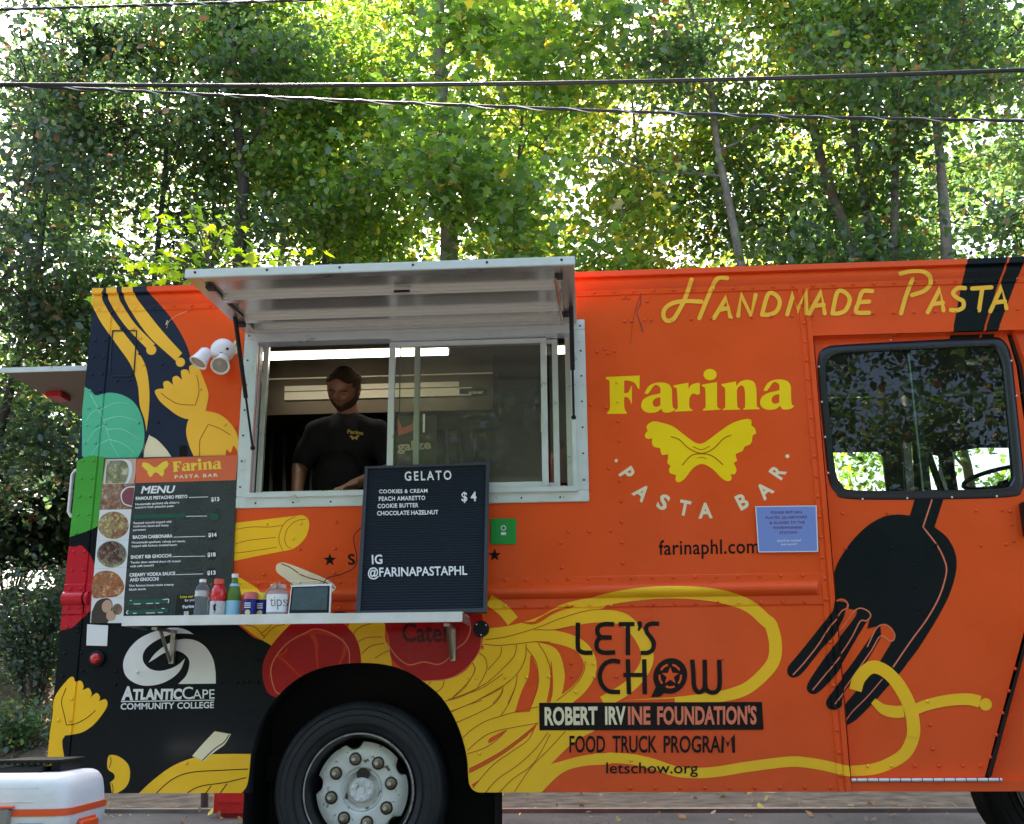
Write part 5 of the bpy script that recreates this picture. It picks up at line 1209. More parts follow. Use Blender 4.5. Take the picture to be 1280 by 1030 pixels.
bottle('water_bottle', 251, -.17, 'clear plastic water bottle with white cap, leftmost on the shelf', 'bottle', [
    ('bottle_body', [(7.6, 0), (9.2, 1), (9.4, 4), (8.6, 6), (9.4, 8), (8.5, 10.5), (9.4, 13), (8.4, 15), (7.8, 17.5), (8.8, 20), (9.4, 23), (8.8, 27), (8.8, 31), (9.2, 33), (7.5, 38), (4.2, 42), (3.6, 43.5), (3.6, 44)], M_water), ('label', [(8.95, 26), (8.95, 33)], M_glabel), ('cap', [(4.4, 43.5), (4.4, 47), (4, 47.5), (0, 47.5)], M_white)])
bottle('sports_drink_bottle', 271.5, -.18, 'red sports drink bottle with orange cap and white label', 'bottle', [
    ('bottle_body', [(8.6, 0), (9.6, 1), (9.6, 19), (8.8, 20.5), (10, 22), (10, 28), (9.4, 32), (7, 38), (5.4, 40), (5.2, 41)], M_reddrink), ('label', [(9.75, 1.5), (9.8, 19)], M_glabel), ('cap', [(6.2, 40.5), (6.4, 46), (5.6, 47), (0, 47)], M_redcap)])
bottle('mineral_water_bottle', 291, -.16, 'green glass mineral water bottle with pale blue label', 'bottle', [
    ('bottle_body', [(9, 0), (9.8, 1.5), (9.8, 21), (9.2, 28), (7, 36), (4.2, 43), (3.4, 50), (3.4, 51)], M_gglass), ('label', [(9.95, 2), (9.95, 20)], M_bluelabel), ('neck_label', [(6.5, 38.2), (5.1, 41.5)], M_bluelabel), ('cap', [(3.8, 49), (4.2, 49.2), (4.2, 54), (0, 54.4)], M_white)])
bottle('soda_can', 312, -.19, 'blue drink can with pink top, beside the green bottle', 'can', [
    ('can_body', [(7.6, 0), (8.6, 1.5), (8.6, 21)], M_bluecan), ('can_top', [(8.6, 21.05), (8.6, 28), (7.6, 29.6), (7.4, 29), (0, 28.8)], M_pinkcan)])
bottle('soda_can', 327, -.15, 'blue drink can with yellow top, behind the tip jar', 'can', [
    ('can_body', [(7.6, 0), (8.6, 1.5), (8.6, 21)], M_bluecan), ('can_top', [(8.6, 21.05), (8.6, 28), (7.6, 29.6), (7.4, 29), (0, 28.8)], M_lemoncan)])
for u, y, nm in ((312, -.19, 'soda_can'), (327, -.15, 'soda_can.001')):
    par = bpy.data.objects[nm]; x = at_shelf(u, y)
    bm = BM(); add_lathe(bm, [(.012, -.0316), (0, -.0325)], (x, y, sz1 + .016), 'Y', 14); obj('fruit_print', bm, M_lemonp, par)
    bm = BM()
    for zz in (.036, .045, .054): add_box(bm, (x - .016, y - .0312, sz1 + zz), (x + .012, y - .0305, sz1 + zz + .004))
    obj('print_bars', bm, M_white, par)
# sports label bolt print: dark shape
par = bpy.data.objects['sports_drink_bottle']; x = at_shelf(271.5, -.18)
bm = BM(); v = [bm.verts.new((x + a, -.18 - .0352, sz1 + b)) for a, b in ((-.008, .052), (.004, .056), (.002, .034), (.007, .034), (-.004, .010), (-.001, .028), (-.007, .028))]; bm.faces.new(v); flip_front(bm); me = bpy.data.meshes.new('label_mark'); bm.to_mesh(me); bm.free(); finish('label_mark', me, M_black, par)
# tip jar
xj = at_shelf(346, -.19); tj = thing('tip_jar', (xj, -.19, sz1), 'glass tip jar with a white handwritten label and twine', 'jar')
M_jar = mat('jar_glass', (.80, .74, .74), rough=.1, trans=.65, ior=1.2)
lathe('jar', prof_px([(11.5, 0), (13, 1), (13.2, 25), (12.5, 29), (9.5, 31.5), (9.2, 33), (9.8, 34), (9.8, 38), (9.2, 39)], S28), M_jar, tj, (xj, -.19, sz1 + .0012), 'Z', 32)
lathe('label', prof_px([(13.3, 4), (13.4, 26)], S28), M_paper, tj, (xj, -.19, sz1 + .0012), 'Z', 32)
lathe('twine', prof_px([(9.6, 32.2), (10.5, 33), (9.8, 33.8)], S28), mat('twine', (.42, .28, .17), rough=.8), tj, (xj, -.19, sz1 + .0012), 'Z', 24)
tube('twine_bow', [(xj + .01, -.225, sz1 + .122), (xj + .002, -.24, sz1 + .14), (xj - .03, -.24, sz1 + .11), (xj - .05, -.235, sz1 + .075)], .003, bpy.data.materials['twine'], tj)
tube('twine_bow', [(xj + .005, -.228, sz1 + .12), (xj + .02, -.24, sz1 + .145), (xj + .028, -.24, sz1 + .12)], .003, bpy.data.materials['twine'], tj)
bm = text_items([('tips', (337.5, 758), (357, 757), 13, 0)], lambda u, v: Vector((P(u, v, -.24).x, -.19 - math.sqrt(max(1e-6, .0478 ** 2 - (P(u, v, -.24).x - xj) ** 2)), P(u, v, -.24).z))); flip_front(bm)
me = bpy.data.meshes.new('lettering'); bm.to_mesh(me); bm.free(); finish('lettering', me, mat('grey_ink', (.2, .2, .22), rough=.6), tj)
# tablet
tb = thing('tablet', (P(387, 768, -.2).x, -.2, sz1), 'dark tablet screen with a white rim standing beside the tip jar', 'tablet')
TO = Vector((0, -.225, sz1)); TN = Vector((0, -math.cos(R(14)), math.sin(R(14))))
def tpl(u, v, d=0.): return ray_plane(u, v, TO, TN) + TN * d
def tslab(name, pxs, d0, d1, m, bev=0):
    bm = BM(); a = [bm.verts.new(tpl(*q, d0)) for q in pxs]; b = [bm.verts.new(tpl(*q, d1)) for q in pxs]; bm.faces.new(a); bm.faces.new(b[::-1]); n = len(a)
    for i in range(n): bm.faces.new((a[(i + 1) % n], a[i], b[i], b[(i + 1) % n]))
    return obj(name, bm, m, tb, bevel=bev)
tslab('casing', closed([(360, 767.5, True), (364, 734, False), (366, 732, False), (412, 730.6, False), (414, 733, False), (412.5, 767, True)], 4), 0, -.012, M_white)
tslab('bezel', [(361.5, 766.5), (365.2, 733.8), (412.3, 732.2), (411.0, 766)], .0015, .0003, M_blackplastic)
tslab('screen', [(364, 763), (367, 735.5), (410.2, 734), (408.5, 762.5)], .003, .0017, mat('dark_screen', (.022, .045, .050), rough=.18, coat=.4, mottle=.25, mscale=25))
pk = P(425, 765, -.13); cr_ = thing('card_reader', (pk.x, -.13, sz1), 'small black card reader lying behind the tablet', 'card reader')
lathe('reader_body', [(0, 0), (.030, 0), (.034, .006), (.028, .018), (0, .022)], M_blackplastic, cr_, (pk.x, -.13, sz1 + .0012), 'Z', 20)
# cable
pts = [Vector((Pxz(*q)[0], -.03, Pxz(*q)[1])) for q in catmull([cpt('U', *q) for q in ((1050, 262), (1030, 280), (992, 330), (995, 400), (1012, 470), (1012, 540), (985, 590), (900, 632), (790, 662), (760, 690), (745, 730))], 4)]
cb = tube('charging_cable', pts, .0022, M_blackplastic, None); tag(cb, 'thin black cable looping between the letter board and the tablet', 'cable')

# ================================================================== cooler
yaw = R(-3.5); CX1 = P(84, 1007, -1.60).x
cl = thing('cooler', (-1.75, -1.4, 0), 'white hard cooler with an orange seam and orange side latch', 'cooler')
Tc = Matrix.Translation((CX1, -1.60, 0)) @ Matrix.Rotation(R(6), 4, 'Z')     # local: right-front corner at origin, x to the left negative
M_cool = mat('cooler_plastic', (.66, .69, .70), rough=.42, mottle=.06, mscale=14, bump=.06, bscale=40); M_orp = mat('orange_plastic', (.72, .09, .02), rough=.4)
def cbox(name, lo, hi, m, bev=.0, seg=3, parent=None, vert_only=False, taper=0.):
    bm = BM(); add_box(bm, lo, hi)
    if bev: bmesh.ops.bevel(bm, geom=[e for e in bm.edges if not vert_only or abs(e.verts[0].co.z - e.verts[1].co.z) > .001], offset=bev, segments=seg, affect='EDGES', clamp_overlap=True)
    if taper:
        c = (Vector(lo) + Vector(hi)) / 2
        for v in bm.verts: k = 1 - taper * (hi[2] - v.co.z) / (hi[2] - lo[2]); v.co.x = c.x + (v.co.x - c.x) * k; v.co.y = c.y + (v.co.y - c.y) * k
    bm.transform(Tc); return obj(name, bm, m, parent or cl, smooth=True)
zs = .448
def rring(bm, x0, x1, y0, y1, r, z, n=6):
    vs_ = []
    for cx, cy, a0 in ((x1 - r, y0 + r, -90), (x1 - r, y1 - r, 0), (x0 + r, y1 - r, 90), (x0 + r, y0 + r, 180)):
        for k in range(n + 1):
            a = R(a0 + 90 * k / n); vs_.append(bm.verts.new(Tc @ Vector((cx + r * math.cos(a), cy + r * math.sin(a), z))))
    return vs_
def rbox(name, x0, x1, y0, y1, prof, r, m):
    bm = BM(); rings_ = [rring(bm, x0 + i_, x1 - i_, y0 + i_, y1 - i_, max(.004, r - i_), z) for z, i_ in prof]; n = len(rings_[0])
    for a_, b_ in zip(rings_, rings_[1:]):
        for k in range(n): bm.faces.new((a_[k], a_[(k + 1) % n], b_[(k + 1) % n], b_[k]))
    bm.faces.new(rings_[0][::-1]); bm.faces.new(rings_[-1]); return obj(name, bm, m, cl, smooth=True)
rbox('body', -.80, 0, 0, .40, [(.05, .03), (.055, .022), (.30, .010), (zs - .05, .004), (zs - .045, .0), (zs - .008, .0)], .06, M_cool)
rbox('seam', -.803, .003, -.003, .403, [(zs - .0075, 0), (zs + .0115, 0)], .06, M_orp)
lid = rbox('lid', -.797, -.003, .003, .397, [(zs + .012, .0), (zs + .05, .004), (zs + .078, .010), (.540, .018), (.550, .028), (.556, .042), (.558, .06)], .06, M_cool)
cbox('lid_panel', (-.40, .0035, zs + .030), (-.10, .03, zs + .034), M_cool, .001, parent=lid); cbox('lid_panel', (-.42, .0105, zs + .068), (-.09, .04, zs + .072), M_cool, .001, parent=lid)

cbox('latch', (-.225, -.022, zs - .05), (-.160, .004, zs + .016), mat('grey_latch', (.22, .21, .20), rough=.5), .006); cbox('latch_rim', (-.232, -.020, zs + .0165), (-.152, .004, zs + .022), M_orp, .002)
cbox('name_plate', (-.140, -.007, zs - .052), (-.066, .006, zs - .026), mat('metal_plate', (.35, .38, .42), rough=.35, metal=.5), .002); cbox('plate_mark', (-.128, -.0082, zs - .046), (-.078, -.006, zs - .032), M_dark, .002)
for i in range(4): cbox('plate_mark', (-.124 + .011 * i, -.0092, zs - .0435), (-.117 + .011 * i, -.0083, zs - .0345), M_alu_w)
cbox('side_latch', (-.004, .09, zs - .16), (.022, .24, zs - .024), M_orp, .010); cbox('latch_pull', (.0205, .11, zs - .065), (.028, .22, zs - .050), M_orp, .003); cbox('latch_slot', (.0215, .11, zs - .12), (.0235, .215, zs - .09), M_dark, 0)
for x in (-.74, -.06):
    for y in (.05, .33): cbox('foot', (x - .03, y - .03, 0), (x + .03, y + .03, .052), M_blackplastic)
bt = thing('folded_tray', (-1.65, -1.4, .56), 'folded black plastic tray lying on the cooler lid', 'tray')
def tbox(name, lo, hi, m, rx=0, ry=0, bev=.004):
    bm = BM(); add_box(bm, lo, hi); bmesh.ops.bevel(bm, geom=bm.edges[:], offset=bev, segments=2, affect='EDGES'); c = (Vector(lo) + Vector(hi)) / 2
    bm.transform(Tc @ Matrix.Translation(c) @ Matrix.Rotation(R(rx), 4, 'X') @ Matrix.Rotation(R(ry), 4, 'Y') @ Matrix.Translation(-c)); return obj(name, bm, m, bt)
tbox('tray_base', (-.42, .10, .5592), (-.12, .32, .574), mat('glossy_black_plastic', (.012, .014, .018), rough=.18), 0, 0)
tbox('tray_lid', (-.27, .12, .584), (-.075, .35, .594), M_blackplastic, 0, 0, .003); tbox('hinge', (-.11, .14, .5592), (-.082, .33, .5835), M_blackplastic, 0, 0, .002)
for i_ in range(9): tbox('grip_rib', (-.262 + i_ * .020, .117, .580), (-.252 + i_ * .020, .135, .5838), M_blackplastic, 0, 0, .001)

# ================================================================== red fuel can
gx = P(284, 1005, 3.0).x
M_can = mat('red_fuel_plastic', (.55, .015, .015), rough=.35, mottle=.1)
gc = thing('fuel_can', (gx, 3.0, 0), 'red plastic fuel can standing on the road behind the rear wheel', 'fuel can')
bm = BM(); add_box(bm, (gx - .09, 2.95, 0), (gx + .19, 3.15, .30)); bmesh.ops.bevel(bm, geom=bm.edges[:], offset=.03, segments=2, affect='EDGES'); obj('can_body', bm, M_can, gc, smooth=True)
tube('handle', [(gx - .04, 3.05, .30), (gx - .03, 3.05, .35), (gx + .08, 3.05, .36), (gx + .1, 3.05, .30)], .014, M_can, gc); tube('spout', [(gx + .13, 3.05, .29), (gx + .2, 3.05, .40)], .02, M_redcap, gc)
for z in (.10, .2): box('rib', (gx - .05, 2.943, z), (gx + .15, 2.951, z + .02), M_can, gc)
hx = P(600, 1000, .6)
hs = tube('hose', [(hx.x - .06, .9, .02), (hx.x - .02, .7, .12), (hx.x + .02, .5, .34), (hx.x + .05, .5, .45)], .018, mat('blue_hose', (.10, .25, .38), rough=.5), None); tag(hs, 'short blue hose hanging beneath the truck behind the rear tyre', 'hose')

# ================================================================== overhead cables
def cable(label, pxs, r, y, twist=False):
    pts = [P(*q, y) for q in pxs]; pts = [Vector(p) for p in catmull([tuple(p) for p in pts], 8)]
    o = tube('overhead_cable', pts, r, M_rubber, None, 10)
    tag(o, label, 'cable')
    if twist:
        bm = BM(); L = [(pts[i] + Vector((0, math.cos(i2 * 1.3) * r * .9, math.sin(i2 * 1.3) * r * .9))) for i2, i in enumerate(range(len(pts)))]
        dense = []
        for i in range(len(pts) - 1):
            for k in range(5):
                t = k / 5; a = (i * 5 + k) * .8; dense.append(pts[i].lerp(pts[i + 1], t) + Vector((0, math.cos(a), math.sin(a))) * (r * 1.05))
        add_tube(bm, dense, r * .38, 5); obj('wrap_wire', bm, M_alu, o, smooth=True)
    return o
cable('thick black cable crossing above the truck, the middle of the three', [(-300, 106), (0, 105.5), (320, 107), (640, 104.5), (960, 98), (1262, 88), (1600, 74)], .017, 3.0)
cable('twisted black cable just below the thick one', [(-300, 96), (60, 109), (320, 121), (640, 134), (960, 145), (1280, 151), (1600, 156)], .013, 3.4, True)
cable('thin black cable crossing the top left corner', [(-300, 22), (0, 12), (200, 6), (400, -1), (700, -16)], .013, 3.2, True)

# ================================================================== ground
rng = np.random.default_rng(7)
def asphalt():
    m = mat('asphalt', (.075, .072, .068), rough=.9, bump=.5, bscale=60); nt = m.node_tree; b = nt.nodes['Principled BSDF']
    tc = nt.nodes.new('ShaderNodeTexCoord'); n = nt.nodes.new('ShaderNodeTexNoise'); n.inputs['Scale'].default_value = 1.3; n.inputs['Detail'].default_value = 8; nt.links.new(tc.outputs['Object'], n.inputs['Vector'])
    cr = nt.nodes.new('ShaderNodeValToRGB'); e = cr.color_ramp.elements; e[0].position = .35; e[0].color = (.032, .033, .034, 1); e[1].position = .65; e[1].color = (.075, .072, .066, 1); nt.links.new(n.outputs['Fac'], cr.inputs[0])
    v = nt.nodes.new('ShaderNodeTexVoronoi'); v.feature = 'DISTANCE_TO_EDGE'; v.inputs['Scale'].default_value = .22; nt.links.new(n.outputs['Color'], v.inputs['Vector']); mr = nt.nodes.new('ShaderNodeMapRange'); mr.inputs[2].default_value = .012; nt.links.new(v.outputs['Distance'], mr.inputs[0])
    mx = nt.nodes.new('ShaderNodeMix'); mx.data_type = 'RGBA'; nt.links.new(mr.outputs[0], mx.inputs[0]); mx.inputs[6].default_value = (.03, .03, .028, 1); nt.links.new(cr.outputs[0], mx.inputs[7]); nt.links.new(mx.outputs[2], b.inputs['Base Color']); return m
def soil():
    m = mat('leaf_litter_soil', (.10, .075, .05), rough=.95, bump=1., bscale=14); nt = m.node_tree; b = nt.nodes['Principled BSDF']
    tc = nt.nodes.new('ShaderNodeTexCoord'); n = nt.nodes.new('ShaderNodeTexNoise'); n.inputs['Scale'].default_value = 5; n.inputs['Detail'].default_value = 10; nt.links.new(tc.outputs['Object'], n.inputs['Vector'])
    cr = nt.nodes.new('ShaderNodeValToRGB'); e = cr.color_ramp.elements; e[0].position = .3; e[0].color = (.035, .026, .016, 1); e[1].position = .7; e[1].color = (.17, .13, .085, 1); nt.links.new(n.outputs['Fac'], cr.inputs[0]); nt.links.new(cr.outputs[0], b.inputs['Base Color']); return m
def grid(name, xs, ys, zf, m):
    V = [(x, y, zf(x, y)) for y in ys for x in xs]; nx = len(xs); F_ = [(j * nx + i, j * nx + i + 1, (j + 1) * nx + i + 1, (j + 1) * nx + i) for j in range(len(ys) - 1) for i in range(nx - 1)]
    me = bpy.data.meshes.new(name); me.from_pydata(V, [], F_); me.shade_smooth(); o = finish(name, me, m); o['kind'] = 'structure'; return o
def bank(x, y):
    if y < 9.2: return -.3
    t = min(y - 9.2, 5.5); z = .02 + t * .50 + .12 * math.sin(x * 1.3 + y) * min(1, t) + .08 * math.sin(x * 3.1 - y * 2.2) * min(1, t) + max(0, y - 14.7) * .05
    return z
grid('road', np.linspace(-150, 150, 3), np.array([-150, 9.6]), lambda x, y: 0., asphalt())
grid('bank', np.concatenate([[-150, -80, -45], np.linspace(-28, 28, 120), [45, 80, 150]]), np.concatenate([[9.2, 9.35], np.linspace(9.6, 30, 60), [60, 300]]), bank, soil())
kb = box('steel_rail', (-30, 3.30, -.02), (30, 3.37, .028), mat('rusty_rail', (.20, .18, .16), rough=.45, metal=.7, mottle=.3)); kb['kind'] = 'structure'
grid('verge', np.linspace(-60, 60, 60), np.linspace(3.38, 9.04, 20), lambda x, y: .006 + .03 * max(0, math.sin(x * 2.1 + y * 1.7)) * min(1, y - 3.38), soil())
kb2 = box('kerb', (-60, 9.05, -.05), (60, 9.2, .11), mat('kerb_concrete', (.26, .25, .23), rough=.9, mottle=.2)); kb2['kind'] = 'structure'

# ================================================================== foliage
def leaf_mat(name, gloss=.06, tl=.52):
    m = bpy.data.materials.new(name); m.use_nodes = True; nt = m.node_tree; nt.nodes.clear(); o = nt.nodes.new('ShaderNodeOutputMaterial')
    at = nt.nodes.new('ShaderNodeAttribute'); at.attribute_name = 'leafcol'
    d = nt.nodes.new('ShaderNodeBsdfDiffuse'); t = nt.nodes.new('ShaderNodeBsdfTranslucent'); g = nt.nodes.new('ShaderNodeBsdfGlossy'); g.inputs['Roughness'].default_value = .38; g.inputs[0].default_value = (.9, .95, 1, 1)
    hs = nt.nodes.new('ShaderNodeHueSaturation'); hs.inputs['Hue'].default_value = .485; hs.inputs['Saturation'].default_value = 1.1; hs.inputs['Value'].default_value = 2.5
    nt.links.new(at.outputs['Color'], d.inputs[0]); nt.links.new(at.outputs['Color'], hs.inputs['Color']); nt.links.new(hs.outputs[0], t.inputs[0])
    a = nt.nodes.new('ShaderNodeMixShader'); a.inputs[0].default_value = tl; nt.links.new(d.outputs[0], a.inputs[1]); nt.links.new(t.outputs[0], a.inputs[2])
    b = nt.nodes.new('ShaderNodeMixShader'); b.inputs[0].default_value = gloss; nt.links.new(a.outputs[0], b.inputs[1]); nt.links.new(g.outputs[0], b.inputs[2]); nt.links.new(b.outputs[0], o.inputs[0]); return m
M_leaf = leaf_mat('leaf'); M_berry = mat('red_berry', (.45, .05, .02), rough=.4)
M_bark = mat('bark', (.13, .105, .08), rough=.95, bump=1., bscale=22, mottle=.35, mscale=10); M_barkd = mat('dark_bark', (.055, .045, .036), rough=.95, bump=1., bscale=22, mottle=.3, mscale=10); M_barkg = mat('grey_bark', (.24, .21, .17), rough=.95, bump=1., bscale=25, mottle=.35, mscale=8)
DIA = np.array([(0, 0, 0), (.33, .34, .07), (.24, .72, .05), (0, 1., -.03), (-.24, .72, .05), (-.33, .34, .07)])
DIA_F = np.array([(0, 1, 2, 3), (0, 3, 4, 5)])
MAPLE = np.array([(0, 0, 0), (.30, -.04, .03), (.22, .16, .02), (.56, .34, .08), (.27, .44, .03), (.18, .62, .02), (0, 1., -.04), (-.18, .62, .02), (-.27, .44, .03), (-.56, .34, .08), (-.22, .16, .02), (-.30, -.04, .03)])
MAPLE_F = [(0, 1, 2, 3, 4), (0, 4, 5, 6), (0, 6, 7, 8), (0, 8, 9, 10, 11)]
def leaves(name, C_, size, cols, m, parent=None, shape='dia', droop=.35, seed=0):
    r = np.random.default_rng(seed); N = len(C_)
    if shape == 'dia': T, Fs = DIA, DIA_F
    else: T, Fs = MAPLE, None
    az = r.uniform(0, 2 * np.pi, N); pit = r.normal(-droop, .55, N); rol = r.normal(0, .7, N); s_ = size * r.uniform(.45, 1.35, N)
    d = np.stack([np.cos(az) * np.cos(pit), np.sin(az) * np.cos(pit), np.sin(pit)], 1)
    side = np.stack([-np.sin(az), np.cos(az), np.zeros(N)], 1); nn = np.cross(side, d)
    sd2 = side * np.cos(rol)[:, None] + nn * np.sin(rol)[:, None]; n2 = np.cross(sd2, d)
    V = C_[:, None, :] + s_[:, None, None] * (T[None, :, 0, None] * sd2[:, None] + T[None, :, 1, None] * d[:, None] + T[None, :, 2, None] * n2[:, None])
    k = len(T); V = V.reshape(-1, 3); me = bpy.data.meshes.new(name)
    if Fs is not None:
        F_ = (Fs[None] + (np.arange(N) * k)[:, None, None]).reshape(-1, 4); nf = len(F_); ls = np.arange(nf) * 4; li = F_.ravel()
    else:
        li = np.concatenate([np.array(f) for f in MAPLE_F]); ln = np.array([len(f) for f in MAPLE_F]); st0 = np.concatenate([[0], np.cumsum(ln)[:-1]]); tot = len(li)
        ls = (st0[None] + (np.arange(N) * tot)[:, None]).ravel(); li = (li[None] + (np.arange(N) * k)[:, None]).ravel(); nf = len(ls)
    me.vertices.add(len(V)); me.vertices.foreach_set('co', V.ravel()); me.loops.add(len(li)); me.loops.foreach_set('vertex_index', li.astype(np.int32)); me.polygons.add(nf); me.polygons.foreach_set('loop_start', ls.astype(np.int32))
    me.update(calc_edges=True)
    ca = me.color_attributes.new('leafcol', 'FLOAT_COLOR', 'POINT'); c = np.ones((N, 4)); c[:, :3] = cols; ca.data.foreach_set('color', np.repeat(c, k, 0).ravel())
    o = finish(name, me, m, parent); o['kind'] = 'stuff'; return o
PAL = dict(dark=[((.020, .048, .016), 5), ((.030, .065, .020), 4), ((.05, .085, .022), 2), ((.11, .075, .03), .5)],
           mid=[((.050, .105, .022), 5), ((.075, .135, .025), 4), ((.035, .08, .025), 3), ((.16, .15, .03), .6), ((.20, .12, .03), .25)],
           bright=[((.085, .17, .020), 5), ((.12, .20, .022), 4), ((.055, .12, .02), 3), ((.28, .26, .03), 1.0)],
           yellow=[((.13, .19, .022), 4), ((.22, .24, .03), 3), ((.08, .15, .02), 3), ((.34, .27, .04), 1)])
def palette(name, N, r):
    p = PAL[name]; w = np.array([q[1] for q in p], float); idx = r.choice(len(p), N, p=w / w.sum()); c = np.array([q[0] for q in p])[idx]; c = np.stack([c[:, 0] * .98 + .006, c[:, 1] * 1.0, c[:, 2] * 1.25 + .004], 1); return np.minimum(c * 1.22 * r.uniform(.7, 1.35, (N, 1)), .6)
def tree(label, x, y, h, tr, crown_r, z0, n, pal, seed, lean=(0, 0), bark=None, size=.085, shape='dia', group='trees behind the truck', name='tree', nlimb=16, clump=.34, berries=0, fork=0, trunkdetail=10):
    r = np.random.default_rng(seed); g = max(0, bank(x, y)) if y > 9.2 else 0.
    t = thing(name, (x, y, g), label, 'tree', group); b = Vector((x, y, g - .1))
    n = int(n * DENS); size *= LSZ
    m = trunkdetail; wob = np.cumsum(np.cumsum(r.normal(0, .035 + tr * .12, (m + 1, 2)), 0) * .5 + r.normal(0, .06, (m + 1, 2)), 0); ref = wob[int(m * .65)].copy(); m = m; pts = [b + Vector((lean[0] * (k / m - .65) * h + wob[k, 0] - ref[0], wob[k, 1] - ref[1], h * k / m)) for k in range(m + 1)]
    bm = BM(); add_tube(bm, pts, tr, 10, radii=[tr * (1.15 if k == 0 else 1 - .80 * k / m) for k in range(m + 1)]); obj('trunk', bm, bark or M_bark, t, smooth=True)
    tips = []
    for i in range(nlimb):
        f = z0 / h + (1 - z0 / h) * (i + r.uniform(0, 1)) / nlimb * .96; k = f * m; a = pts[int(k)].lerp(pts[min(int(k) + 1, m)], k - int(k))
        az = r.uniform(0, 2 * np.pi); L = crown_r * (1 - .45 * abs(f - .55)) * r.uniform(.65, 1.15); up = r.uniform(.15, .8)
        q = [a]; dirv = Vector((math.cos(az), math.sin(az), up)).normalized(); c_ = a.copy()
        for s_ in range(5):
            dirv = (dirv + Vector(r.normal(0, .16, 3))).normalized(); c_ = c_ + dirv * L / 5; q.append(c_.copy())
        rad = max(.012, tr * (1 - .75 * f) * .42); bm = BM(); add_tube(bm, q, rad, 6, radii=list(np.linspace(rad, .006, 6)))
        for s_ in range(6):
            o_ = q[r.integers(1, 6)]; d2 = (dirv + Vector(r.normal(0, .75, 3))).normalized(); e = o_ + d2 * L * r.uniform(.25, .5); mid = o_.lerp(e, .5) + Vector(r.normal(0, .05, 3))
            add_tube(bm, [o_, mid, e], .008, 4, radii=[.012, .008, .004]); tips += [mid, e]
        tips += q[2:]
        obj("branch", bm, bark or M_bark, t, smooth=True)
    tips = np.array([tuple(v) for v in tips]); w = r.gamma(.7, 1., len(tips)); w /= w.sum()
    idx = r.choice(len(tips), n, p=w); off_ = r.normal(0, clump, (n, 3)) * np.array([1, 1, .55]); C_ = tips[idx] + off_
    C_ = C_[C_[:, 2] > g + .15]
    leaves('crown', C_, size, palette(pal, len(C_), r), M_leaf, t, shape, seed=seed)
    if berries:
        c0 = tips[r.choice(len(tips), berries // 9)]; C2 = (c0[:, None] + r.normal(0, .05, (len(c0), 9, 3)) + r.normal(0, .3, (len(c0), 1, 3))).reshape(-1, 3)
        V0 = np.array([(1, 0, 0), (-1, 0, 0), (0, 1, 0), (0, -1, 0), (0, 0, 1), (0, 0, -1)]) * .013; F0 = [(0, 2, 4), (2, 1, 4), (1, 3, 4), (3, 0, 4), (2, 0, 5), (1, 2, 5), (3, 1, 5), (0, 3, 5)]
        V = (C2[:, None] + V0[None]).reshape(-1, 3); F_ = (np.array(F0)[None] + (np.arange(len(C2)) * 6)[:, None, None]).reshape(-1, 3)
        me = bpy.data.meshes.new('berries'); me.from_pydata(V.tolist(), [], F_.tolist()); finish('berries', me, M_berry, t)['kind'] = 'stuff'
    return t
def X_(u, d_y): return P(u, 500, d_y).x
DENS, LSZ = 1.2, 1.40
# front row (nearest the road), left to right
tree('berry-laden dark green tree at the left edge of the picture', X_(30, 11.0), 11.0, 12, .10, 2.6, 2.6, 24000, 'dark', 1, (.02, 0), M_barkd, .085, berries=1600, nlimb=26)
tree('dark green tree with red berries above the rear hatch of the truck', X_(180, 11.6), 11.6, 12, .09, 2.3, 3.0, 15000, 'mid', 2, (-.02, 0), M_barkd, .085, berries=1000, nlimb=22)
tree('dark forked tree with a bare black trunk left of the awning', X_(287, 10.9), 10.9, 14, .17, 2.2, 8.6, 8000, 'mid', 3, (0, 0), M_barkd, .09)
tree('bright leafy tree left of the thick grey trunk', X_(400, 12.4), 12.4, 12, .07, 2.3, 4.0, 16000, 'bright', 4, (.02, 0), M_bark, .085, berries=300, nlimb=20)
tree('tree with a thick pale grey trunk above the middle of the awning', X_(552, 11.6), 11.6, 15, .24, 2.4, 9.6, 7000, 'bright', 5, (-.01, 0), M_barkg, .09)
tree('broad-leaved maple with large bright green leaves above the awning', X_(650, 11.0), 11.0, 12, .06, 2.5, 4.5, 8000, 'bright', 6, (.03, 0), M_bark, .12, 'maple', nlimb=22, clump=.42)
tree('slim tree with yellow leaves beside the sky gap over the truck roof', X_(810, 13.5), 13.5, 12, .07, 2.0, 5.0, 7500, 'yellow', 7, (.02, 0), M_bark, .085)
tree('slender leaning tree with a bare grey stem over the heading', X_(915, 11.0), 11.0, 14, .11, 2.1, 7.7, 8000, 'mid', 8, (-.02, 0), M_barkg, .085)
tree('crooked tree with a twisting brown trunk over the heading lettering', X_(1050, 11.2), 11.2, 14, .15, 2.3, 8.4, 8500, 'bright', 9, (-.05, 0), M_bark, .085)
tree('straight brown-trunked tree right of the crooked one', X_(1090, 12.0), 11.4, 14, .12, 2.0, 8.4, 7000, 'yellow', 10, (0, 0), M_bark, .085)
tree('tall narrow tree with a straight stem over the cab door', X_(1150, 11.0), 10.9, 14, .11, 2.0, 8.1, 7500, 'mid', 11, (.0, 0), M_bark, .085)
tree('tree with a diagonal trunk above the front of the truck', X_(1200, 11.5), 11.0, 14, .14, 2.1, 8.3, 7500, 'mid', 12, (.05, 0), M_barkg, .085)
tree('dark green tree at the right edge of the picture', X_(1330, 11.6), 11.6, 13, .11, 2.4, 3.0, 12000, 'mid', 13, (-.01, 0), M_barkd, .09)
tree('low bushy tree directly behind the truck roof at the right', X_(1130, 11.9), 11.9, 8.2, .06, 2.3, 3.2, 11000, 'mid', 14, (0, 0), M_bark, .095, nlimb=20)
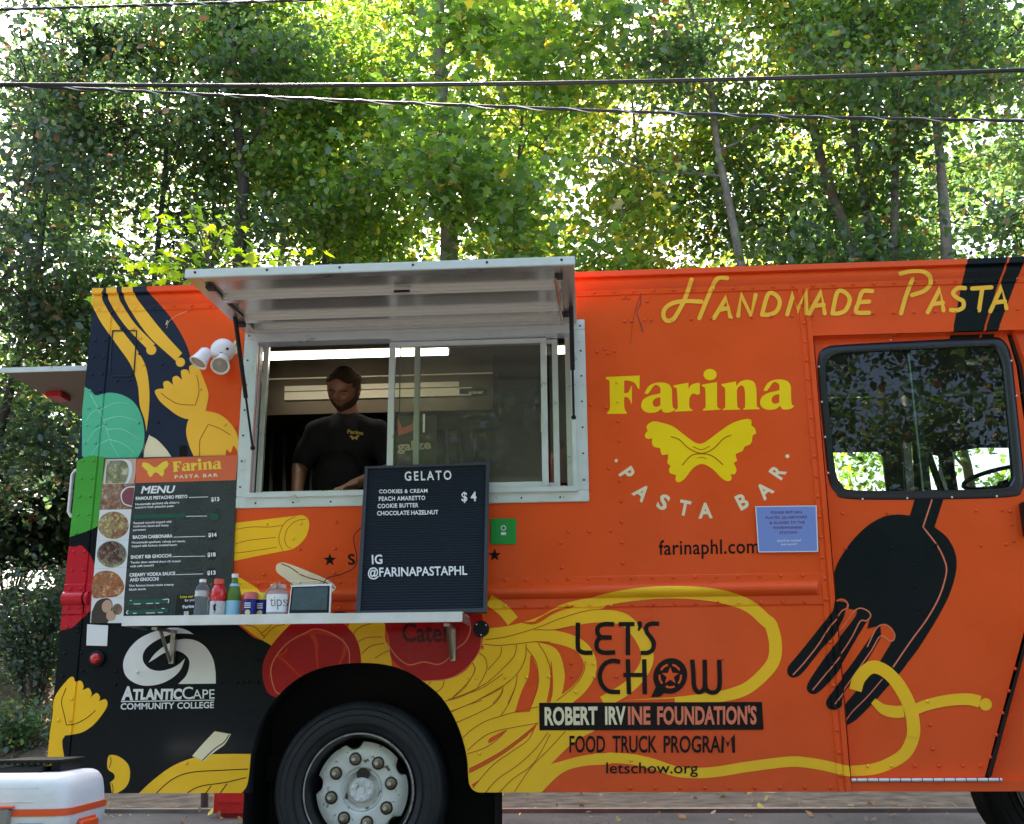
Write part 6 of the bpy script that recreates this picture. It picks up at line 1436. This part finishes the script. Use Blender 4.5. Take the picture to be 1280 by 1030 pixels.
tree('low bushy tree directly behind the truck roof, under the heading', X_(980, 12.2), 12.2, 8.0, .06, 2.0, 3.2, 9000, 'mid', 15, (0, 0), M_bark, .09)
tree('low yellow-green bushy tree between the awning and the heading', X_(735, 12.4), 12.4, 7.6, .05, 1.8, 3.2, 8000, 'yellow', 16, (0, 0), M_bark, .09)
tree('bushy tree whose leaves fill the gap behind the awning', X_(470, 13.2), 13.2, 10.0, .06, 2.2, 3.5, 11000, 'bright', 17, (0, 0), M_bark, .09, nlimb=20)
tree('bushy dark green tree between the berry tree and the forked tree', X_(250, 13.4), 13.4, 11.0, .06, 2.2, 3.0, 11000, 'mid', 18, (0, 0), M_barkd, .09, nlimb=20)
# far rows
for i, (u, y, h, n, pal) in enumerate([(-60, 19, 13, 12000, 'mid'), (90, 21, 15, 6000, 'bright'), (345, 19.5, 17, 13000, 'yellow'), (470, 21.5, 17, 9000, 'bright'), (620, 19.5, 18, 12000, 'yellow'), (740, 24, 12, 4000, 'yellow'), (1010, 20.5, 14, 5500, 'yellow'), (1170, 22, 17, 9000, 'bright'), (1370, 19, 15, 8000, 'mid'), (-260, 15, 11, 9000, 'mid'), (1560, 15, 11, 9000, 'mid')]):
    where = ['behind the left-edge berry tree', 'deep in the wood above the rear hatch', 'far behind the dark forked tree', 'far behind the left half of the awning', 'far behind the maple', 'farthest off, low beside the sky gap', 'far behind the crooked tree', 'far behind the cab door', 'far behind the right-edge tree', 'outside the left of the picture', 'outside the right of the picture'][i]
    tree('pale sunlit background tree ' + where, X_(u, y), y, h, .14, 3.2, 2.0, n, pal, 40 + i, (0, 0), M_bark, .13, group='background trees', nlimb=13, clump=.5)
# shrubs on the bank
def shrub(label, x, y, w, h, n, pal, seed, size=.08, shape='dia', berries=0, sparse=1.):
    r = np.random.default_rng(seed); g = bank(x, y) if y > 9.2 else 0; t = thing('shrub', (x, y, g), label, 'shrub', 'shrubs on the bank')
    bm = BM(); tips = []
    for k in range(18):
        az = r.uniform(0, 6.28); rr = r.uniform(.2, 1) * w; e = Vector((x + math.cos(az) * rr, y + math.sin(az) * rr * .7, g + h * r.uniform(.45, 1.))); s_ = Vector((x + .1 * math.cos(az), y + .1 * math.sin(az), g - .05)); md = s_.lerp(e, .55) + Vector((0, 0, h * .12)); add_tube(bm, [s_, md, e], .012, 5, radii=[.016, .010, .004]); tips += [md, e, md.lerp(e, .5), s_.lerp(md, .6)]
    obj('stems', bm, M_barkd, t, smooth=True); tips = np.array([tuple(v) for v in tips]); C_ = tips[r.choice(len(tips), n)] + r.normal(0, .2, (n, 3)) * np.array([1, 1, .7]); C_ = C_[C_[:, 2] > g]
    leaves('foliage', C_, size, palette(pal, len(C_), r), M_leaf, t, shape, seed=seed); return t
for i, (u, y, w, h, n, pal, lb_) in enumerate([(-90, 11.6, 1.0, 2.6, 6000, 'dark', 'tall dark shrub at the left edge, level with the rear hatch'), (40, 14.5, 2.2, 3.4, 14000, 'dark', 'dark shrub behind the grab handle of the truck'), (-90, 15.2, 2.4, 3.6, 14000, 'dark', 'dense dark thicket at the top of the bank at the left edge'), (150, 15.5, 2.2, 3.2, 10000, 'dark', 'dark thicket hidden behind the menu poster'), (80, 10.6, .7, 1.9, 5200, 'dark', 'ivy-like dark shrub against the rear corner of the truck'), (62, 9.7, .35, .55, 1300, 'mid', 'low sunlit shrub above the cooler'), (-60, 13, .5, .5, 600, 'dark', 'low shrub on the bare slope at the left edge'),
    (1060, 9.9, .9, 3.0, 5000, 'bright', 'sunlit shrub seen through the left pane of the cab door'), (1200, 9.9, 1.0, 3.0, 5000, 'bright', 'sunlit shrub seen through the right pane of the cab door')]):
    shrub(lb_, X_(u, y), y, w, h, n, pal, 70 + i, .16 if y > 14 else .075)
# leaf litter on bank and road edge
r = np.random.default_rng(5); n = 14000
xy = np.stack([r.uniform(-14, 12, n), 9.25 + r.gamma(1.3, 1.6, n)], 1); C_ = np.array([(a, b, bank(a, b) + .02) for a, b in xy]); n2 = 5000; C2 = np.stack([r.uniform(-9, 9, n2), r.uniform(2.6, 9.1, n2), np.full(n2, .012)], 1); C2 = C2[(r.uniform(0, 1, n2) < .35 + .65 * (C2[:, 1] > 7))]
C_ = np.concatenate([C_, C2]); cols = np.array([(.22, .15, .08), (.12, .08, .04), (.35, .27, .16), (.30, .28, .08)])[r.choice(4, len(C_), p=[.4, .35, .17, .08])]
lt_ = leaves('leaf_litter', C_, .055, cols, M_leaf, None, 'dia', droop=0, seed=9)

# ---- maple sapling right behind the rear corner: its big leaves are separate parts
ms = thing('maple_sapling', (P(250, 400, 3.6).x, 3.6, 0), 'young maple with large yellow-green leaves just behind the rear of the truck roof', 'tree', None)
b0 = P(265, 340, 3.6); r = np.random.default_rng(21)
bm = BM(); base = Vector((b0.x + .2, 3.7, 0)); top = P(236, 258, 3.6)
add_tube(bm, [base, base.lerp(top, .5) + Vector((.08, 0, 0)), P(262, 330, 3.6), top], .02, 8, radii=[.03, .022, .012, .005])
twigs = []
for (u0, v0), (u1, v1) in (((262, 345), (150, 305)), ((262, 340), (125, 345)), ((262, 330), (190, 272)), ((262, 320), (290, 275)), ((264, 340), (330, 318)), ((264, 345), (385, 322)), ((262, 345), (120, 372)), ((264, 350), (210, 330)), ((262, 320), (236, 262))):
    a, e = P(u0, v0, 3.6), P(u1, v1, 3.6 + r.uniform(-.35, .35)); md = a.lerp(e, .5) + Vector((0, 0, .05)); add_tube(bm, [a, md, e], .006, 5, radii=[.009, .006, .003]); twigs.append((a, md, e))
obj('stem', bm, M_barkd, ms, smooth=True)
def leaf_proto(mcol, i):
    me = bpy.data.meshes.new('leaf'); me.from_pydata([tuple(v) for v in MAPLE], [], MAPLE_F); me.materials.append(M_leaf); ca = me.color_attributes.new('leafcol', 'FLOAT_COLOR', 'POINT'); ca.data.foreach_set('color', np.tile(np.array([*mcol, 1.]), len(MAPLE))); return me
protos = [leaf_proto(c, i) for i, c in enumerate([(.11, .20, .02), (.16, .26, .025), (.22, .30, .03), (.07, .15, .02)])]
def put_leaf(parent, pos, s_, r, me):
    o = bpy.data.objects.new('leaf', me); COL.objects.link(o); o.parent = parent; o.matrix_parent_inverse = Matrix.Translation(-Vector(parent.location))
    o.matrix_basis = Matrix.Translation(pos) @ Matrix.Rotation(r.uniform(0, 6.28), 4, 'Z') @ Matrix.Rotation(r.normal(-.45, .4), 4, 'X') @ Matrix.Rotation(r.normal(0, .4), 4, 'Y') @ Matrix.Scale(s_, 4)
for a, md, e in twigs:
    for k in range(19):
        t = r.uniform(.25, 1.05); q = (a.lerp(md, t * 2) if t < .5 else md.lerp(e, t * 2 - 1)) + Vector(r.normal(0, .07, 3)); put_leaf(ms, q, r.uniform(.07, .13), r, protos[r.integers(0, 4)])
# trees across the street (they are what the glass and paint reflect)
for i, (x, y, h) in enumerate([(-14, -14, 9), (-9, -16, 9.5), (-4.5, -14, 8.5), (0, -16.5, 9), (4, -14, 8), (8.5, -16, 9.5), (13, -14, 9)]):
    tree('street tree behind the photographer, ' + ['leftmost', 'second from left', 'third from left', 'middle one', 'third from right', 'second from right', 'rightmost'][i] + ' of seven', x, y, h + 1.5, .2, 3.4, 1.2, 24000, 'mid', 90 + i, (0, 0), M_bark, .11, group='trees across the street', nlimb=26, clump=.6)
